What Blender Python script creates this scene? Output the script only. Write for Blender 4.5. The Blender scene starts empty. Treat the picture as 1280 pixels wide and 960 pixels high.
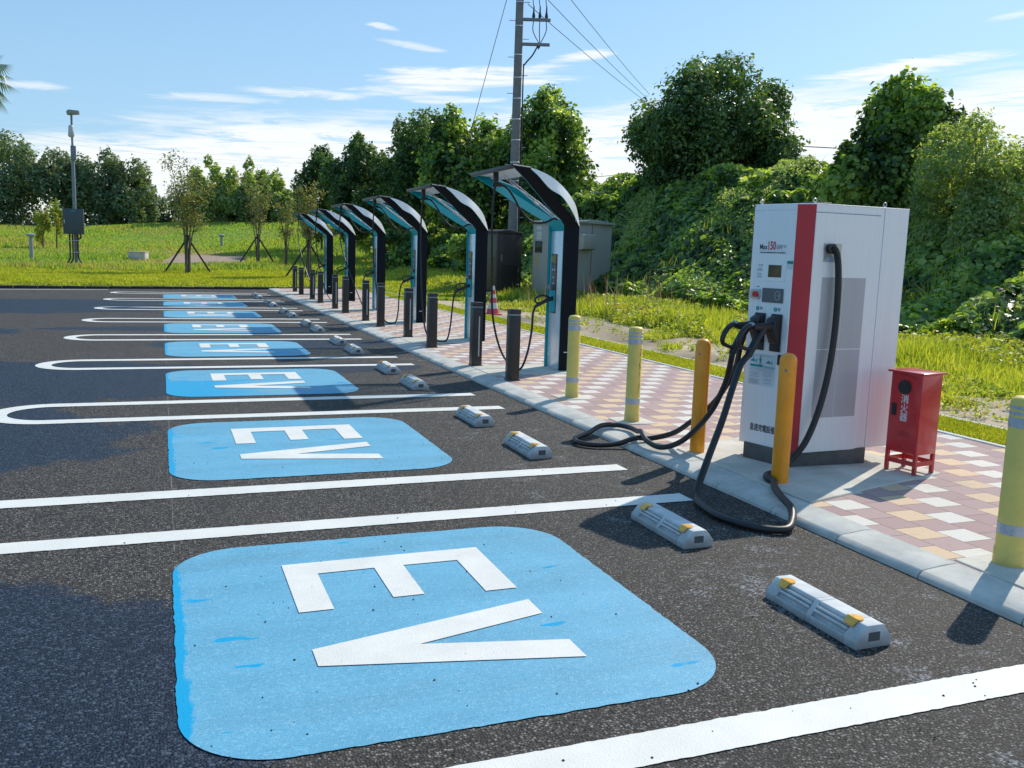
import bpy, bmesh, math, random
import numpy as np
from math import sin, cos, pi, radians, atan2, sqrt
from mathutils import Vector, Matrix
random.seed(7); RNG = np.random.default_rng(11)
SC = bpy.context.scene
COL = SC.collection

# ------------------------------------------------------------------ camera
F_PX = 1135.75; PITCH, ROLL, YAW = 0.142734218, 0.0323324896, 0.36934027
CAM = Vector((0, 0, 1.55))
_c, _s = cos(YAW), sin(YAW)
_fw, _rt, _up = Vector((_s, _c, 0)), Vector((_c, -_s, 0)), Vector((0, 0, 1))
FWD = _fw*cos(PITCH) - _up*sin(PITCH); _U = _fw*sin(PITCH) + _up*cos(PITCH)
RIGHT = _rt*cos(ROLL) + _U*sin(ROLL); UPV = -_rt*sin(ROLL) + _U*cos(ROLL)
cam_data = bpy.data.cameras.new('camera'); cam_data.sensor_width = 36; cam_data.lens = F_PX/1280*36
cam_data.clip_start = 0.05; cam_data.clip_end = 3000
cam = bpy.data.objects.new('camera', cam_data); COL.objects.link(cam)
M = Matrix((RIGHT, UPV, -FWD)).transposed().to_4x4(); M.translation = CAM
cam.matrix_world = M; SC.camera = cam

def at(px, py, d):                       # world point seen at a pixel, d metres in front of the lens
    return CAM + (FWD + RIGHT*((px-640)/F_PX) + UPV*((480-py)/F_PX))*d

# ------------------------------------------------------------------ node helpers
class N:
    """small expression builder over shader math nodes"""
    def __init__(s, nt, sock): s.nt, s.sock = nt, sock
    def _m(s, op, *a, clamp=False):
        n = s.nt.nodes.new('ShaderNodeMath'); n.operation = op; n.use_clamp = clamp
        for i, v in enumerate((s,)+a):
            if isinstance(v, N): s.nt.links.new(v.sock, n.inputs[i])
            else: n.inputs[i].default_value = v
        return N(s.nt, n.outputs[0])
    def __add__(s, o): return s._m('ADD', o)
    __radd__ = __add__
    def __mul__(s, o): return s._m('MULTIPLY', o)
    __rmul__ = __mul__
    def __sub__(s, o): return s._m('SUBTRACT', o)
    def __rsub__(s, o): return (s*-1.0)+o
    def __truediv__(s, o): return s._m('DIVIDE', o)
    def floor(s): return s._m('FLOOR')
    def fract(s): return s._m('FRACT')
    def abs(s): return s._m('ABSOLUTE')
    def sqrt(s): return s._m('SQRT')
    def pow(s, o): return s._m('POWER', o)
    def max(s, o): return s._m('MAXIMUM', o)
    def min(s, o): return s._m('MINIMUM', o)
    def lt(s, o): return s._m('LESS_THAN', o)
    def gt(s, o): return s._m('GREATER_THAN', o)
    def mod(s, o): return s._m('FLOORED_MODULO', o)
    def clamp(s): return s._m('ADD', 0.0, clamp=True)
    def step(s, a, b):                    # smoothstep a..b
        n = s.nt.nodes.new('ShaderNodeMapRange'); n.interpolation_type = 'SMOOTHSTEP'
        s.nt.links.new(s.sock, n.inputs['Value'])
        n.inputs['From Min'].default_value = a; n.inputs['From Max'].default_value = b
        if a > b:
            n.inputs['From Min'].default_value = b; n.inputs['From Max'].default_value = a
            n.inputs['To Min'].default_value = 1; n.inputs['To Max'].default_value = 0
        return N(s.nt, n.outputs[0])

class Mat:
    def __init__(s, name, rough=.6, metal=0., spec=.5):
        s.m = bpy.data.materials.new(name); s.m.use_nodes = True; s.nt = s.m.node_tree
        s.b = s.nt.nodes['Principled BSDF']; s.out = s.nt.nodes['Material Output']
        s.b.inputs['Roughness'].default_value = rough; s.b.inputs['Metallic'].default_value = metal
        s.b.inputs['Specular IOR Level'].default_value = spec
    def pos(s, kind='Object'):
        if kind == 'World':
            g = s.nt.nodes.new('ShaderNodeNewGeometry'); o = g.outputs['Position']
        else:
            g = s.nt.nodes.new('ShaderNodeTexCoord'); o = g.outputs[kind]
        return o
    def xyz(s, vec):
        n = s.nt.nodes.new('ShaderNodeSeparateXYZ'); s.nt.links.new(vec, n.inputs[0])
        return [N(s.nt, o) for o in n.outputs]
    def scale(s, vec, sc):
        n = s.nt.nodes.new('ShaderNodeMapping'); s.nt.links.new(vec, n.inputs[0]); n.inputs['Scale'].default_value = sc
        return n.outputs[0]
    def noise(s, vec, scale=5, detail=4, rough=.6, dist=0.):
        n = s.nt.nodes.new('ShaderNodeTexNoise'); s.nt.links.new(vec, n.inputs['Vector'])
        n.inputs['Scale'].default_value = scale; n.inputs['Detail'].default_value = detail
        n.inputs['Roughness'].default_value = rough; n.inputs['Distortion'].default_value = dist
        return N(s.nt, n.outputs['Fac'])
    def voro(s, vec, scale=5, out='Distance', feature='F1'):
        n = s.nt.nodes.new('ShaderNodeTexVoronoi'); s.nt.links.new(vec, n.inputs['Vector'])
        n.feature = feature; n.inputs['Scale'].default_value = scale
        return n.outputs[out]
    def ramp(s, fac, stops):
        n = s.nt.nodes.new('ShaderNodeValToRGB'); s.nt.links.new(fac.sock, n.inputs[0]); e = n.color_ramp.elements
        while len(e) < len(stops): e.new(.5)
        for el, (p, c) in zip(e, stops): el.position = p; el.color = tuple(c)+(1,)
        return n.outputs[0]
    def mix(s, fac, a, b, mode='MIX'):
        n = s.nt.nodes.new('ShaderNodeMix'); n.data_type = 'RGBA'; n.blend_type = mode
        if isinstance(fac, N): s.nt.links.new(fac.sock, n.inputs[0])
        else: n.inputs[0].default_value = fac
        for i, v in ((6, a), (7, b)):
            if isinstance(v, (tuple, list)): n.inputs[i].default_value = tuple(v)+(1,)
            else: s.nt.links.new(v, n.inputs[i])
        return n.outputs[2]
    def color(s, c):
        if isinstance(c, (tuple, list)): s.b.inputs['Base Color'].default_value = tuple(c)+(1,)
        else: s.nt.links.new(c, s.b.inputs['Base Color'])
        return s
    def rough(s, n): s.nt.links.new(n.sock, s.b.inputs['Roughness']); return s
    def bump(s, h, strength=.3, dist=.01):
        n = s.nt.nodes.new('ShaderNodeBump'); s.nt.links.new(h.sock, n.inputs['Height'])
        n.inputs['Strength'].default_value = strength; n.inputs['Distance'].default_value = dist
        s.nt.links.new(n.outputs[0], s.b.inputs['Normal']); return s

def plain(name, c, rough=.5, metal=0., var=.12, vscale=6, bump=.0, spec=.5, dirt=None, coat=0.):
    """painted or moulded surface: base colour with soft wear, fine grain and optional dirt towards the foot"""
    m = Mat(name, rough, metal, spec); p = m.pos('Object')
    n = m.noise(p, vscale, 6, .65)
    col = m.mix(n.step(.25, .8), tuple(v*(1-var) for v in c), tuple(min(1, v*(1+var)) for v in c))
    if dirt:
        z = m.xyz(p)[2]; w = m.noise(p, 14, 5, .7)
        col = m.mix(((z + w*.12).step(.16, .03)*.6 + (w.step(.55, .8)*.15)).clamp(), col, dirt)
    m.color(col); m.rough((n-.5)*.25 + rough)
    if bump: m.bump(m.noise(p, 180, 3), bump, .002)
    if coat: m.b.inputs['Coat Weight'].default_value = coat; m.b.inputs['Coat Roughness'].default_value = .1
    return m.m

# ------------------------------------------------------------------ mesh helpers
class MB:
    def __init__(s): s.v, s.f = [], []
    def add(s, vs, fs):
        o = len(s.v); s.v += [tuple(v) for v in vs]; s.f += [tuple(i+o for i in f) for f in fs]; return s
    def box(s, a, b, M=None):
        x0, y0, z0 = a; x1, y1, z1 = b
        vs = [Vector(p) for p in ((x0,y0,z0),(x1,y0,z0),(x1,y1,z0),(x0,y1,z0),(x0,y0,z1),(x1,y0,z1),(x1,y1,z1),(x0,y1,z1))]
        if M: vs = [M @ v for v in vs]
        return s.add(vs, [(0,3,2,1),(4,5,6,7),(0,1,5,4),(1,2,6,5),(2,3,7,6),(3,0,4,7)])
    def poly_prism(s, pts, axis_vec):      # planar polygon (3D points) extruded by a vector
        n = len(pts); e = Vector(axis_vec); p = [Vector(q) for q in pts]
        return s.add(p + [q+e for q in p], [tuple(range(n))[::-1], tuple(range(n, 2*n))] + [(i, (i+1)%n, n+(i+1)%n, n+i) for i in range(n)])
    def cyl(s, a, b, r0, r1=None, n=16, cap=True):
        a, b = Vector(a), Vector(b); r1 = r0 if r1 is None else r1
        t = (b-a).normalized(); u = t.orthogonal().normalized(); w = t.cross(u)
        ring = lambda c, r: [c + (u*cos(2*pi*i/n) + w*sin(2*pi*i/n))*r for i in range(n)]
        fs = [(i, (i+1)%n, n+(i+1)%n, n+i) for i in range(n)]
        if cap: fs += [tuple(range(n))[::-1], tuple(range(n, 2*n))]
        return s.add(ring(a, r0)+ring(b, r1), fs)
    def lathe(s, prof, n=24, c=(0,0,0), M=None):
        vs = []; fs = []
        for r, z in prof:
            for i in range(n):
                v = Vector((c[0]+r*cos(2*pi*i/n), c[1]+r*sin(2*pi*i/n), c[2]+z)); vs.append(M @ v if M else v)
        for k in range(len(prof)-1):
            for i in range(n): fs.append((k*n+i, k*n+(i+1)%n, (k+1)*n+(i+1)%n, (k+1)*n+i))
        fs += [tuple(range(n))[::-1], tuple(range((len(prof)-1)*n, len(prof)*n))]
        return s.add(vs, fs)
    def tube(s, pts, r, n=10, sub=8, close=True):
        P = [Vector(p) for p in pts]
        if sub > 1 and len(P) > 2:
            Q = []; E = [P[0]*2-P[1]] + P + [P[-1]*2-P[-2]]
            for i in range(1, len(E)-2):
                p0, p1, p2, p3 = E[i-1:i+3]
                for k in range(sub):
                    t = k/sub
                    Q.append(.5*((2*p1) + (p2-p0)*t + (2*p0-5*p1+4*p2-p3)*t*t + (3*p1-p0-3*p2+p3)*t**3))
            Q.append(P[-1]); P = Q
        m = len(P); R = r if callable(r) else (lambda t: r)
        up = None; vs = []
        for i, p in enumerate(P):
            t = (P[min(i+1, m-1)] - P[max(i-1, 0)]).normalized()
            up = t.orthogonal() if up is None else up - t*up.dot(t)
            if up.length < 1e-6: up = t.orthogonal()
            up.normalize(); w = t.cross(up); rr = R(i/(m-1))
            vs += [p + (up*cos(2*pi*k/n) + w*sin(2*pi*k/n))*rr for k in range(n)]
        fs = [(i*n+k, i*n+(k+1)%n, (i+1)*n+(k+1)%n, (i+1)*n+k) for i in range(m-1) for k in range(n)]
        if close: fs += [tuple(range(n))[::-1], tuple(range((m-1)*n, m*n))]
        return s.add(vs, fs)
    def build(s, name, mat, parent=None, smooth=False, bevel=0, seg=2, loc=None):
        me = bpy.data.meshes.new(name); me.from_pydata([tuple(v) for v in s.v], [], s.f); me.update()
        bm = bmesh.new(); bm.from_mesh(me); bmesh.ops.recalc_face_normals(bm, faces=bm.faces)
        if bevel:
            eds = [e for e in bm.edges if len(e.link_faces) == 2 and e.calc_face_angle(0) > radians(25)]
            bmesh.ops.bevel(bm, geom=eds, offset=bevel, segments=seg, affect='EDGES', profile=.5, clamp_overlap=True)
        bm.to_mesh(me); bm.free()
        for m in (mat if isinstance(mat, list) else [mat]): me.materials.append(m)
        if smooth or bevel:
            for p in me.polygons: p.use_smooth = True
            try: me.set_sharp_from_angle(angle=radians(40))
            except Exception: pass
        o = bpy.data.objects.new(name, me); COL.objects.link(o)
        if parent: o.parent = parent
        if loc: o.location = loc
        return o

def tag(o, label=None, cat=None, group=None, kind=None):
    if label: o['label'] = label
    if cat: o['category'] = cat
    if group: o['group'] = group
    if kind: o['kind'] = kind
    return o
def empty(name, loc=(0,0,0), rz=0):
    o = bpy.data.objects.new(name, None); COL.objects.link(o); o.location = loc; o.rotation_euler = (0,0,rz)
    o.empty_display_size = .1
    return o
def children(o): return [c for c in COL.objects if c.parent == o]
def copy_tree(o, parent=None):
    c = o.copy(); COL.objects.link(c); c.parent = parent
    for ch in children(o): copy_tree(ch, c)
    return c
def sheet(name, pts, z, mat, label=None, thick=0):
    mb = MB()
    if thick: mb.poly_prism([(x, y, z-thick) for x, y in pts], (0,0,thick))
    else: mb.add([(x, y, z) for x, y in pts], [tuple(range(len(pts)))])
    return tag(mb.build(name, mat), kind='structure')

def text_mesh(name, s, mat, Mx, size, parent, ext=.0, align='LEFT', bold=0., sx=1., spacing=1.):
    cu = bpy.data.curves.new(name, 'FONT'); cu.body = s; cu.size = size; cu.align_x = align; cu.align_y = 'CENTER'
    cu.extrude = ext; cu.offset = bold; cu.space_character = spacing; cu.resolution_u = 3
    o = bpy.data.objects.new(name, cu); COL.objects.link(o)
    dg = bpy.context.evaluated_depsgraph_get(); dg.update()
    me = bpy.data.meshes.new_from_object(o.evaluated_get(dg)); me.name = name
    COL.objects.unlink(o); bpy.data.objects.remove(o)
    for v in me.vertices: v.co = Mx @ Vector((v.co.x*sx, v.co.y, v.co.z))
    me.materials.clear(); me.materials.append(mat)
    o = bpy.data.objects.new(name, me); COL.objects.link(o); o.parent = parent
    return o

# --- clouds of small faces (leaves, blades)
def leaves_mesh(name, cen, nor, size, mat, tmpl='leaf', parent=None, jitter=.7, droop=0.):
    n = len(cen); r = RNG
    nn = nor + r.normal(0, jitter, (n, 3)); nn[:, 2] += droop; nn /= np.linalg.norm(nn, axis=1, keepdims=True)+1e-9
    a = r.normal(0, 1, (n, 3)); u = np.cross(nn, a); u /= np.linalg.norm(u, axis=1, keepdims=True)+1e-9; w = np.cross(nn, u)
    if tmpl == 'leaf': T = np.array([(-.5,0,0),(0,-.28,.06),(.55,0,0),(0,.28,.06)]); FT = [(0,1,2,3)]
    elif tmpl == 'round': T = np.array([(-.45,0,0),(-.2,-.42,.08),(.3,-.3,.05),(.55,0,-.06),(.3,.3,.05),(-.2,.42,.08)]); FT = [(0,1,2,3),(0,3,4,5)]
    elif tmpl == 'tri': T = np.array([(-.5,-.3,0),(.5,-.35,.1),(.05,.5,0)]); FT = [(0,1,2)]
    k = len(T); V = (cen[:, None, :] + size[:, None, None]*(T[None, :, 0:1]*u[:, None] + T[None, :, 1:2]*w[:, None] + T[None, :, 2:3]*nn[:, None])).reshape(-1, 3)
    base = np.arange(n)[:, None]*k
    Fs = np.concatenate([base + np.array(f)[None] for f in FT], 1).reshape(-1)
    L = [len(f) for f in FT]; return raw_mesh(name, V, Fs, np.tile(L, n), mat, parent)
def raw_mesh(name, V, idx, counts, mat, parent=None):
    me = bpy.data.meshes.new(name); me.vertices.add(len(V)); me.vertices.foreach_set('co', V.astype('f').ravel())
    me.loops.add(len(idx)); me.loops.foreach_set('vertex_index', idx.astype('i'))
    me.polygons.add(len(counts)); st = np.concatenate([[0], np.cumsum(counts)[:-1]])
    me.polygons.foreach_set('loop_start', st.astype('i')); me.polygons.foreach_set('loop_total', np.array(counts).astype('i'))
    me.update(calc_edges=True); me.materials.append(mat)
    o = bpy.data.objects.new(name, me); COL.objects.link(o); o.parent = parent
    return o
def blades_mesh(name, base, h, w, mat, lean=.35, parent=None):
    n = len(base); r = RNG; th = r.uniform(0, 2*pi, n); d = np.stack([np.cos(th), np.sin(th), np.zeros(n)], 1)
    ph = r.uniform(0, 2*pi, n); l = r.normal(0, lean, n)[:, None]*h[:, None]; ld = np.stack([np.cos(ph), np.sin(ph), np.zeros(n)], 1)*l
    up = np.zeros((n, 3)); up[:, 2] = h; W = w[:, None]*d
    V = np.stack([base-W/2, base+W/2, base+up*.55+ld*.35+W*.4, base+up*.55+ld*.35-W*.4, base+up*(1-.2*np.abs(l)/h[:, None])+ld], 1).reshape(-1, 3)
    b = np.arange(n)[:, None]*5; idx = np.concatenate([b+np.array([[0,1,2,3]]), b+np.array([[3,2,4]])], 1).reshape(-1)
    return raw_mesh(name, V, idx, np.tile([4, 3], n), mat, parent)

def leaf_mat(name, cols, trans=.45, rough=.45, tint=(1.3, 1.25, .35), ns=.9, na=1.2):
    m = Mat(name, rough); g = m.nt.nodes.new('ShaderNodeNewGeometry'); rnd = N(m.nt, g.outputs['Random Per Island'])
    n = m.noise(m.pos('World'), ns, 3, .6)
    fac = (rnd*.7 + (n-.5)*na + .15).clamp()
    k = len(cols); c = m.ramp(fac, [(i/(k-1) if k > 1 else 0, q) for i, q in enumerate(cols)])
    m.color(c)
    t = m.nt.nodes.new('ShaderNodeBsdfTranslucent'); m.nt.links.new(m.mix(1., c, tint, 'MULTIPLY'), t.inputs[0])
    x = m.nt.nodes.new('ShaderNodeMixShader'); x.inputs[0].default_value = trans
    m.nt.links.new(m.b.outputs[0], x.inputs[1]); m.nt.links.new(t.outputs[0], x.inputs[2]); m.nt.links.new(x.outputs[0], m.out.inputs[0])
    return m.m

# ------------------------------------------------------------------ light and sky
AZ, EL = radians(58.3), radians(41)
sun_d = bpy.data.lights.new('sun', 'SUN'); sun_d.energy = 4.6; sun_d.angle = radians(.53); sun_d.color = (1, .93, .80)
sun = bpy.data.objects.new('sun', sun_d); COL.objects.link(sun)
sv = Vector((sin(AZ)*cos(EL), cos(AZ)*cos(EL), sin(EL))); sun.rotation_euler = sv.to_track_quat('Z', 'Y').to_euler(); sun.location = sv*60
world = bpy.data.worlds.new('World'); SC.world = world; world.use_nodes = True; wt = world.node_tree
bg = wt.nodes['Background']; sky = wt.nodes.new('ShaderNodeTexSky'); sky.sky_type = 'NISHITA'; sky.sun_disc = False
sky.sun_elevation = EL; sky.sun_rotation = AZ; sky.altitude = 50; sky.air_density = 1.0; sky.dust_density = 1.2; sky.ozone_density = 2.2
W = Mat.__new__(Mat); W.nt = wt
tc = wt.nodes.new('ShaderNodeTexCoord').outputs['Generated']
dx, dy, dz = W.xyz(tc)
az = dx._m('ARCTAN2', dy)*(180/pi)                     # degrees clockwise from +Y
el = (dz/(dx*dx+dy*dy).sqrt())._m('ARCTANGENT')*(180/pi)
def vec(a, b, c=0.):
    n = wt.nodes.new('ShaderNodeCombineXYZ')
    for i, v in enumerate((a, b, c)):
        if isinstance(v, N): wt.links.new(v.sock, n.inputs[i])
        else: n.inputs[i].default_value = v
    return n.outputs[0]
wisp = W.noise(vec(az*.045, el*.42 - az*.02), 2.2, 9, .62, .6)
wisp2 = W.noise(vec(az*.11, el*1.1 - az*.03, 3.), 2.0, 8, .65, .9)
top = (wisp-.5)*5.0 + (az*.25+6.9).min(az*.07+6.9) + .2              # height of the cloud bank
bank = (top - el).step(-.6, 1.3)*(wisp2.step(.2, .5)*.3+.7)
holes = (wisp2.step(.50, .66)*el.step(2.0, 6.0))*.75
dens = bank*(1.0-holes)
def streak(a0, e0, wa, we, tilt, k=1.):
    u = (az-a0)/wa; v = (el-e0-(az-a0)*tilt)/we
    r = (u*u+v*v); return ((wisp2-.5)*3.2 + .95 - r).step(.0, 1.15)*k
for s_ in ((42.7, 10.8, 6.0, .55, .10, 1.), (18.2, 10.4, 7.2, .75, .06, 1.), (25.0, 11.8, 2.2, .35, .12, .9), (14.8, 9.5, 4.6, .42, .06, .95), (17.0, 9.05, 4.2, .35, .0, .85), (12.8, 12.9, 1.1, .2, -.1, .7), (14.4, 12.0, 2.4, .25, -.12, .6),
           (-6.2, 8.1, 1.9, .28, .0, .6), (8.0, 8.95, 4.0, .36, .0, .75), (47.6, 10.0, 2.4, .4, .0, .8), (42.7, 10.8, 5.0, .32, .10, 1.), (48.4, 13.2, 2.0, .25, .12, .7), (3., 8.3, 4., .3, .03, .6), (60, 20, 9, 1.2, .1, .6), (30, 30, 14, 1.5, .1, .4), (-50, 14, 16, 2, .0, .7), (110, 12, 20, 2.5, .0, .7), (170, 14, 30, 3, .0, .7)):
    dens = dens.max(streak(*s_))
dens = dens*dz.step(-.01, .02)
haze = (el._m('MAXIMUM', 0.)*-.085)._m('EXPONENT')    # pale air towards the horizon
sk = W.mix(1.0, sky.outputs[0], (.79, .985, 1.15), 'MULTIPLY')
sk = W.mix(.6, sk, W.mix(el.step(6, 26), (2.7, 4.6, 6.3), (1.5, 3.5, 5.9)))
sk = W.mix(haze*.18, sk, (4.6, 6.3, 7.3))
wt.links.new(W.mix(dens*.95, sk, (7.3, 7.45, 7.55)), bg.inputs[0]); bg.inputs[1].default_value = .14
SC.view_settings.view_transform = 'Standard'; SC.view_settings.look = 'None'; SC.view_settings.exposure = 0
SC.cycles.max_bounces = 6; SC.cycles.transparent_max_bounces = 8

# ------------------------------------------------------------------ ground constants
P = 3.505; YL0 = 1.493; GAP = .861; KX0, KX1 = 3.506, 3.77; GZ = .05
def lerp(a, b, t): return a+(b-a)*t
def sstep(a, b, x): t = np.clip((x-a)/(b-a), 0, 1); return t*t*(3-2*t)
def edgeY(X): return 31.67+.12 + (X+4.6)*.231 if np.isscalar(X) else 31.79 + (X+4.6)*.231
_g = np.random.default_rng(3); _ph = _g.uniform(0, 6.28, (14, 3)); _fr = _g.normal(0, 1, (14, 2))
def lump(X, Y, s):
    o = np.zeros(np.broadcast(X, Y).shape)
    for i in range(14): o = o + np.sin(_fr[i, 0]*X/s + _fr[i, 1]*Y/s + _ph[i, 0])
    return o/5.
def H(X, Y):
    X = np.asarray(X, float); Y = np.asarray(Y, float)
    e = Y - (31.79 + (np.clip(X, -30, 12)+4.6)*.231)
    far = np.interp(e, [0, .4, 1.4, 6.5, 11, 21, 36, 50, 66, 90], [0, .09, .13, .26, .38, .72, 1.45, 2.2, 2.6, 2.6])
    bumpf = 1.5*np.exp(-(((X-14)/9)**2 + ((Y-74)/9)**2)) + .9*np.exp(-(((X-3)/8)**2 + ((Y-80)/8)**2))
    ew = sstep(13.2, 19.8, X + lump(X, Y, 9)*.5)
    emb = 4.05*ew*(1-.35*sstep(45, 75, Y))*np.interp(Y, [8, 14, 18, 24, 31], [.34, .42, .56, .84, 1.]) 
    base = -.03 + .075*np.maximum(sstep(6.75, 7.3, X), sstep(-.1, .25, e))
    und = .05*lump(X, Y, 2.5)*np.maximum(sstep(7.6, 9.5, X)*.7, sstep(1, 8, e))
    return base + far + emb + bumpf*sstep(5, 30, e) + und

xs = np.unique(np.concatenate([np.arange(-400, -30, 25), np.arange(-30, -8, 2), np.arange(-8, 26, .4), np.arange(26, 60, 2), np.arange(60, 500, 30)]))
ys = np.unique(np.concatenate([np.arange(-120, -8, 12), np.arange(-8, 44, .4), np.arange(44, 90, 1.), np.arange(90, 160, 5), np.arange(160, 900, 50)]))
XX, YY = np.meshgrid(xs, ys); ZZ = H(XX, YY); nx, ny = len(xs), len(ys)
V = np.stack([XX.ravel(), YY.ravel(), ZZ.ravel()], 1)
ii = (np.arange(ny-1)[:, None]*nx + np.arange(nx-1)[None]).ravel()
idx = np.stack([ii, ii+1, ii+1+nx, ii+nx], 1).ravel()

gm = Mat('ground_soil_and_grass', .95, spec=.1); pw = gm.pos('World')
at_n = gm.nt.nodes.new('ShaderNodeVertexColor'); at_n.layer_name = 'zone'
n1 = gm.noise(pw, 1.7, 8, .7); n2 = gm.noise(pw, 22, 5, .7)
gm.color(gm.mix(1.0, at_n.outputs[0], gm.ramp((n1*.5+n2*.5), [(.3, (.62, .62, .6)), (.5, (1., 1., 1.)), (.7, (1.35, 1.3, 1.25))]), 'MULTIPLY'))
gm.bump(n2, .5, .04)
ter = raw_mesh('ground', V, idx, np.full((nx-1)*(ny-1), 4), gm.m); tag(ter, kind='structure')
e = YY - (31.79 + (np.clip(XX, -30, 12)+4.6)*.231)
def blend(c, new, m): return c*(1-m[..., None]) + np.array(new)[None, None]*m[..., None]
C = np.zeros(XX.shape+(3,)) + np.array((.10, .09, .075))
C = blend(C, (.50, .40, .29), np.clip(1.1-.7*np.clip(lump(XX+4, YY, .9), 0, 1), 0, 1)*sstep(7.2, 7.5, XX)*(1-sstep(9.4, 10.4, XX+.5*lump(XX, YY, 1.5)))*(1-sstep(27, 31, YY)))
C = blend(C, (.18, .20, .06), sstep(9.4, 10.6, XX+.5*lump(XX, YY, 1.5)))
C = blend(C, (.20, .25, .05), sstep(26, 30, YY)*sstep(7.2, 7.6, XX))
C = blend(C, (.26, .33, .03), sstep(0, .2, e))
brown = sstep(.1, .9, lump(XX, YY, 4)+.3)
C = blend(C, (.22, .26, .07), sstep(6.5, 10, e)); C = blend(C, (.30, .22, .13), sstep(8, 13, e)*brown*(1-sstep(24, 34, e)))
C = blend(C, (.16, .27, .05), sstep(26, 34, e))
C = blend(C, (.36, .27, .22), np.exp(-(((XX-(2.3+.09*(YY-52)))/2.1)**4 + ((YY-53)/5.)**4)))
C = blend(C, (.05, .09, .03), sstep(12.8, 14.5, XX))
ca = ter.data.color_attributes.new('zone', 'FLOAT_COLOR', 'POINT')
ca.data.foreach_set('color', np.concatenate([C.reshape(-1, 3), np.ones((nx*ny, 1))], 1).astype('f').ravel())
for p in ter.data.polygons: p.use_smooth = True

# asphalt, with damp patches, dust and glints painted on stone chips
am = Mat('asphalt', .7); pw = am.pos('World'); X_, Y_, _ = am.xyz(pw)
v1 = N(am.nt, am.voro(pw, 105, 'Distance'))
vc = am.voro(pw, 105, 'Color'); cr = N(am.nt, am.xyz(vc)[0].sock)
nbig = am.noise(pw, .55, 6, .6); nmid = am.noise(pw, 5.5, 6, .7); nf = am.noise(pw, 60, 4, .7); nwarp = am.noise(pw, 1.3, 7, .7)
wet = None
for cx, cy, rx, ry in ((-1.85, 3.15, 2.35, 1.6), (-3.0, 7.9, 2.9, 1.75), (-2.6, 10.6, 3.5, 1.3), (-1.0, 11.3, 3.0, .75), (-3.5, 12.0, 4.0, 1.0), (1.8, 14.9, 2.2, .8), (-4.2, 23.2, 4.6, 2.2), (-.5, 25.5, 4.5, .8), (-6, 17.0, 4., 1.2), (.5, 17.6, 2.5, .5), (2.35, 11.8, .9, .5)):
    r = ((X_-cx)/rx); q = ((Y_-cy)/ry); w_ = (1.0 - (r*r+q*q)._m('SQRT') + (nwarp-.5)*.8).step(-.03, .07); wet = w_ if wet is None else wet.max(w_)
dust_glint = (nmid*.6+nwarp*.4).step(.52, .66)*X_.step(1.9, 2.6)*.5
dry = am.ramp(cr*.62 + nf*.38, [(.22, (.014, .013, .012)), (.38, (.055, .048, .042)), (.56, (.12, .104, .088)), (.72, (.22, .195, .168)), (.88, (.50, .46, .42))])
dry = am.mix((v1.step(.30, .62))*.75, dry, (.012, .011, .010)); dry = am.mix((nbig-.4).clamp()*.8, dry, (.12, .10, .085)); dry = am.mix((nmid.step(.5, .75))*.35, dry, (.032, .029, .029))
dry = am.mix(((nmid*.5+nbig*.5).step(.58, .66))*.22*X_.step(.5, 2.2), dry, (.13, .09, .06))
dry = am.mix(dust_glint*cr.step(.35, .8)*1.6, dry, (.46, .47, .49))  # pale dust and whitish sun glints painted onto the chips
wetc = am.ramp(cr*.7 + nf*.3, [(.3, (.003, .007, .018)), (.62, (.010, .020, .042)), (.88, (.07, .095, .135))])  # damp stone tones, sky reflection painted in as blue
seam = ((X_-.03).abs().lt(.0035))*nmid.step(.4,.6)*.4; tr = (((X_-1.0).abs()-.74).abs()).step(.16, .02)*nwarp.step(.35, .65)*.28
dry = am.mix(tr, dry, (.03, .028, .027)); dry = am.mix(1., dry, (.86, .87, .90), 'MULTIPLY'); dry = am.mix(seam, dry, (.4,.39,.36))
am.color(am.mix(wet, dry, wetc)); am.rough(.78 - wet*.2 + (cr-.5)*.3)
am.bump((1.0-v1)*.75 + nf*.5 + cr*.6, .75, .008)
am.b.inputs['Specular IOR Level'].default_value = .22
sheet('asphalt_road', [(-60, -40), (KX0+.02, -40), (KX0+.02, 33.42), (-60, 18.7+.0)][:3]+[(-60, edgeY(-60)-.12)], 0., am.m)

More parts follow.
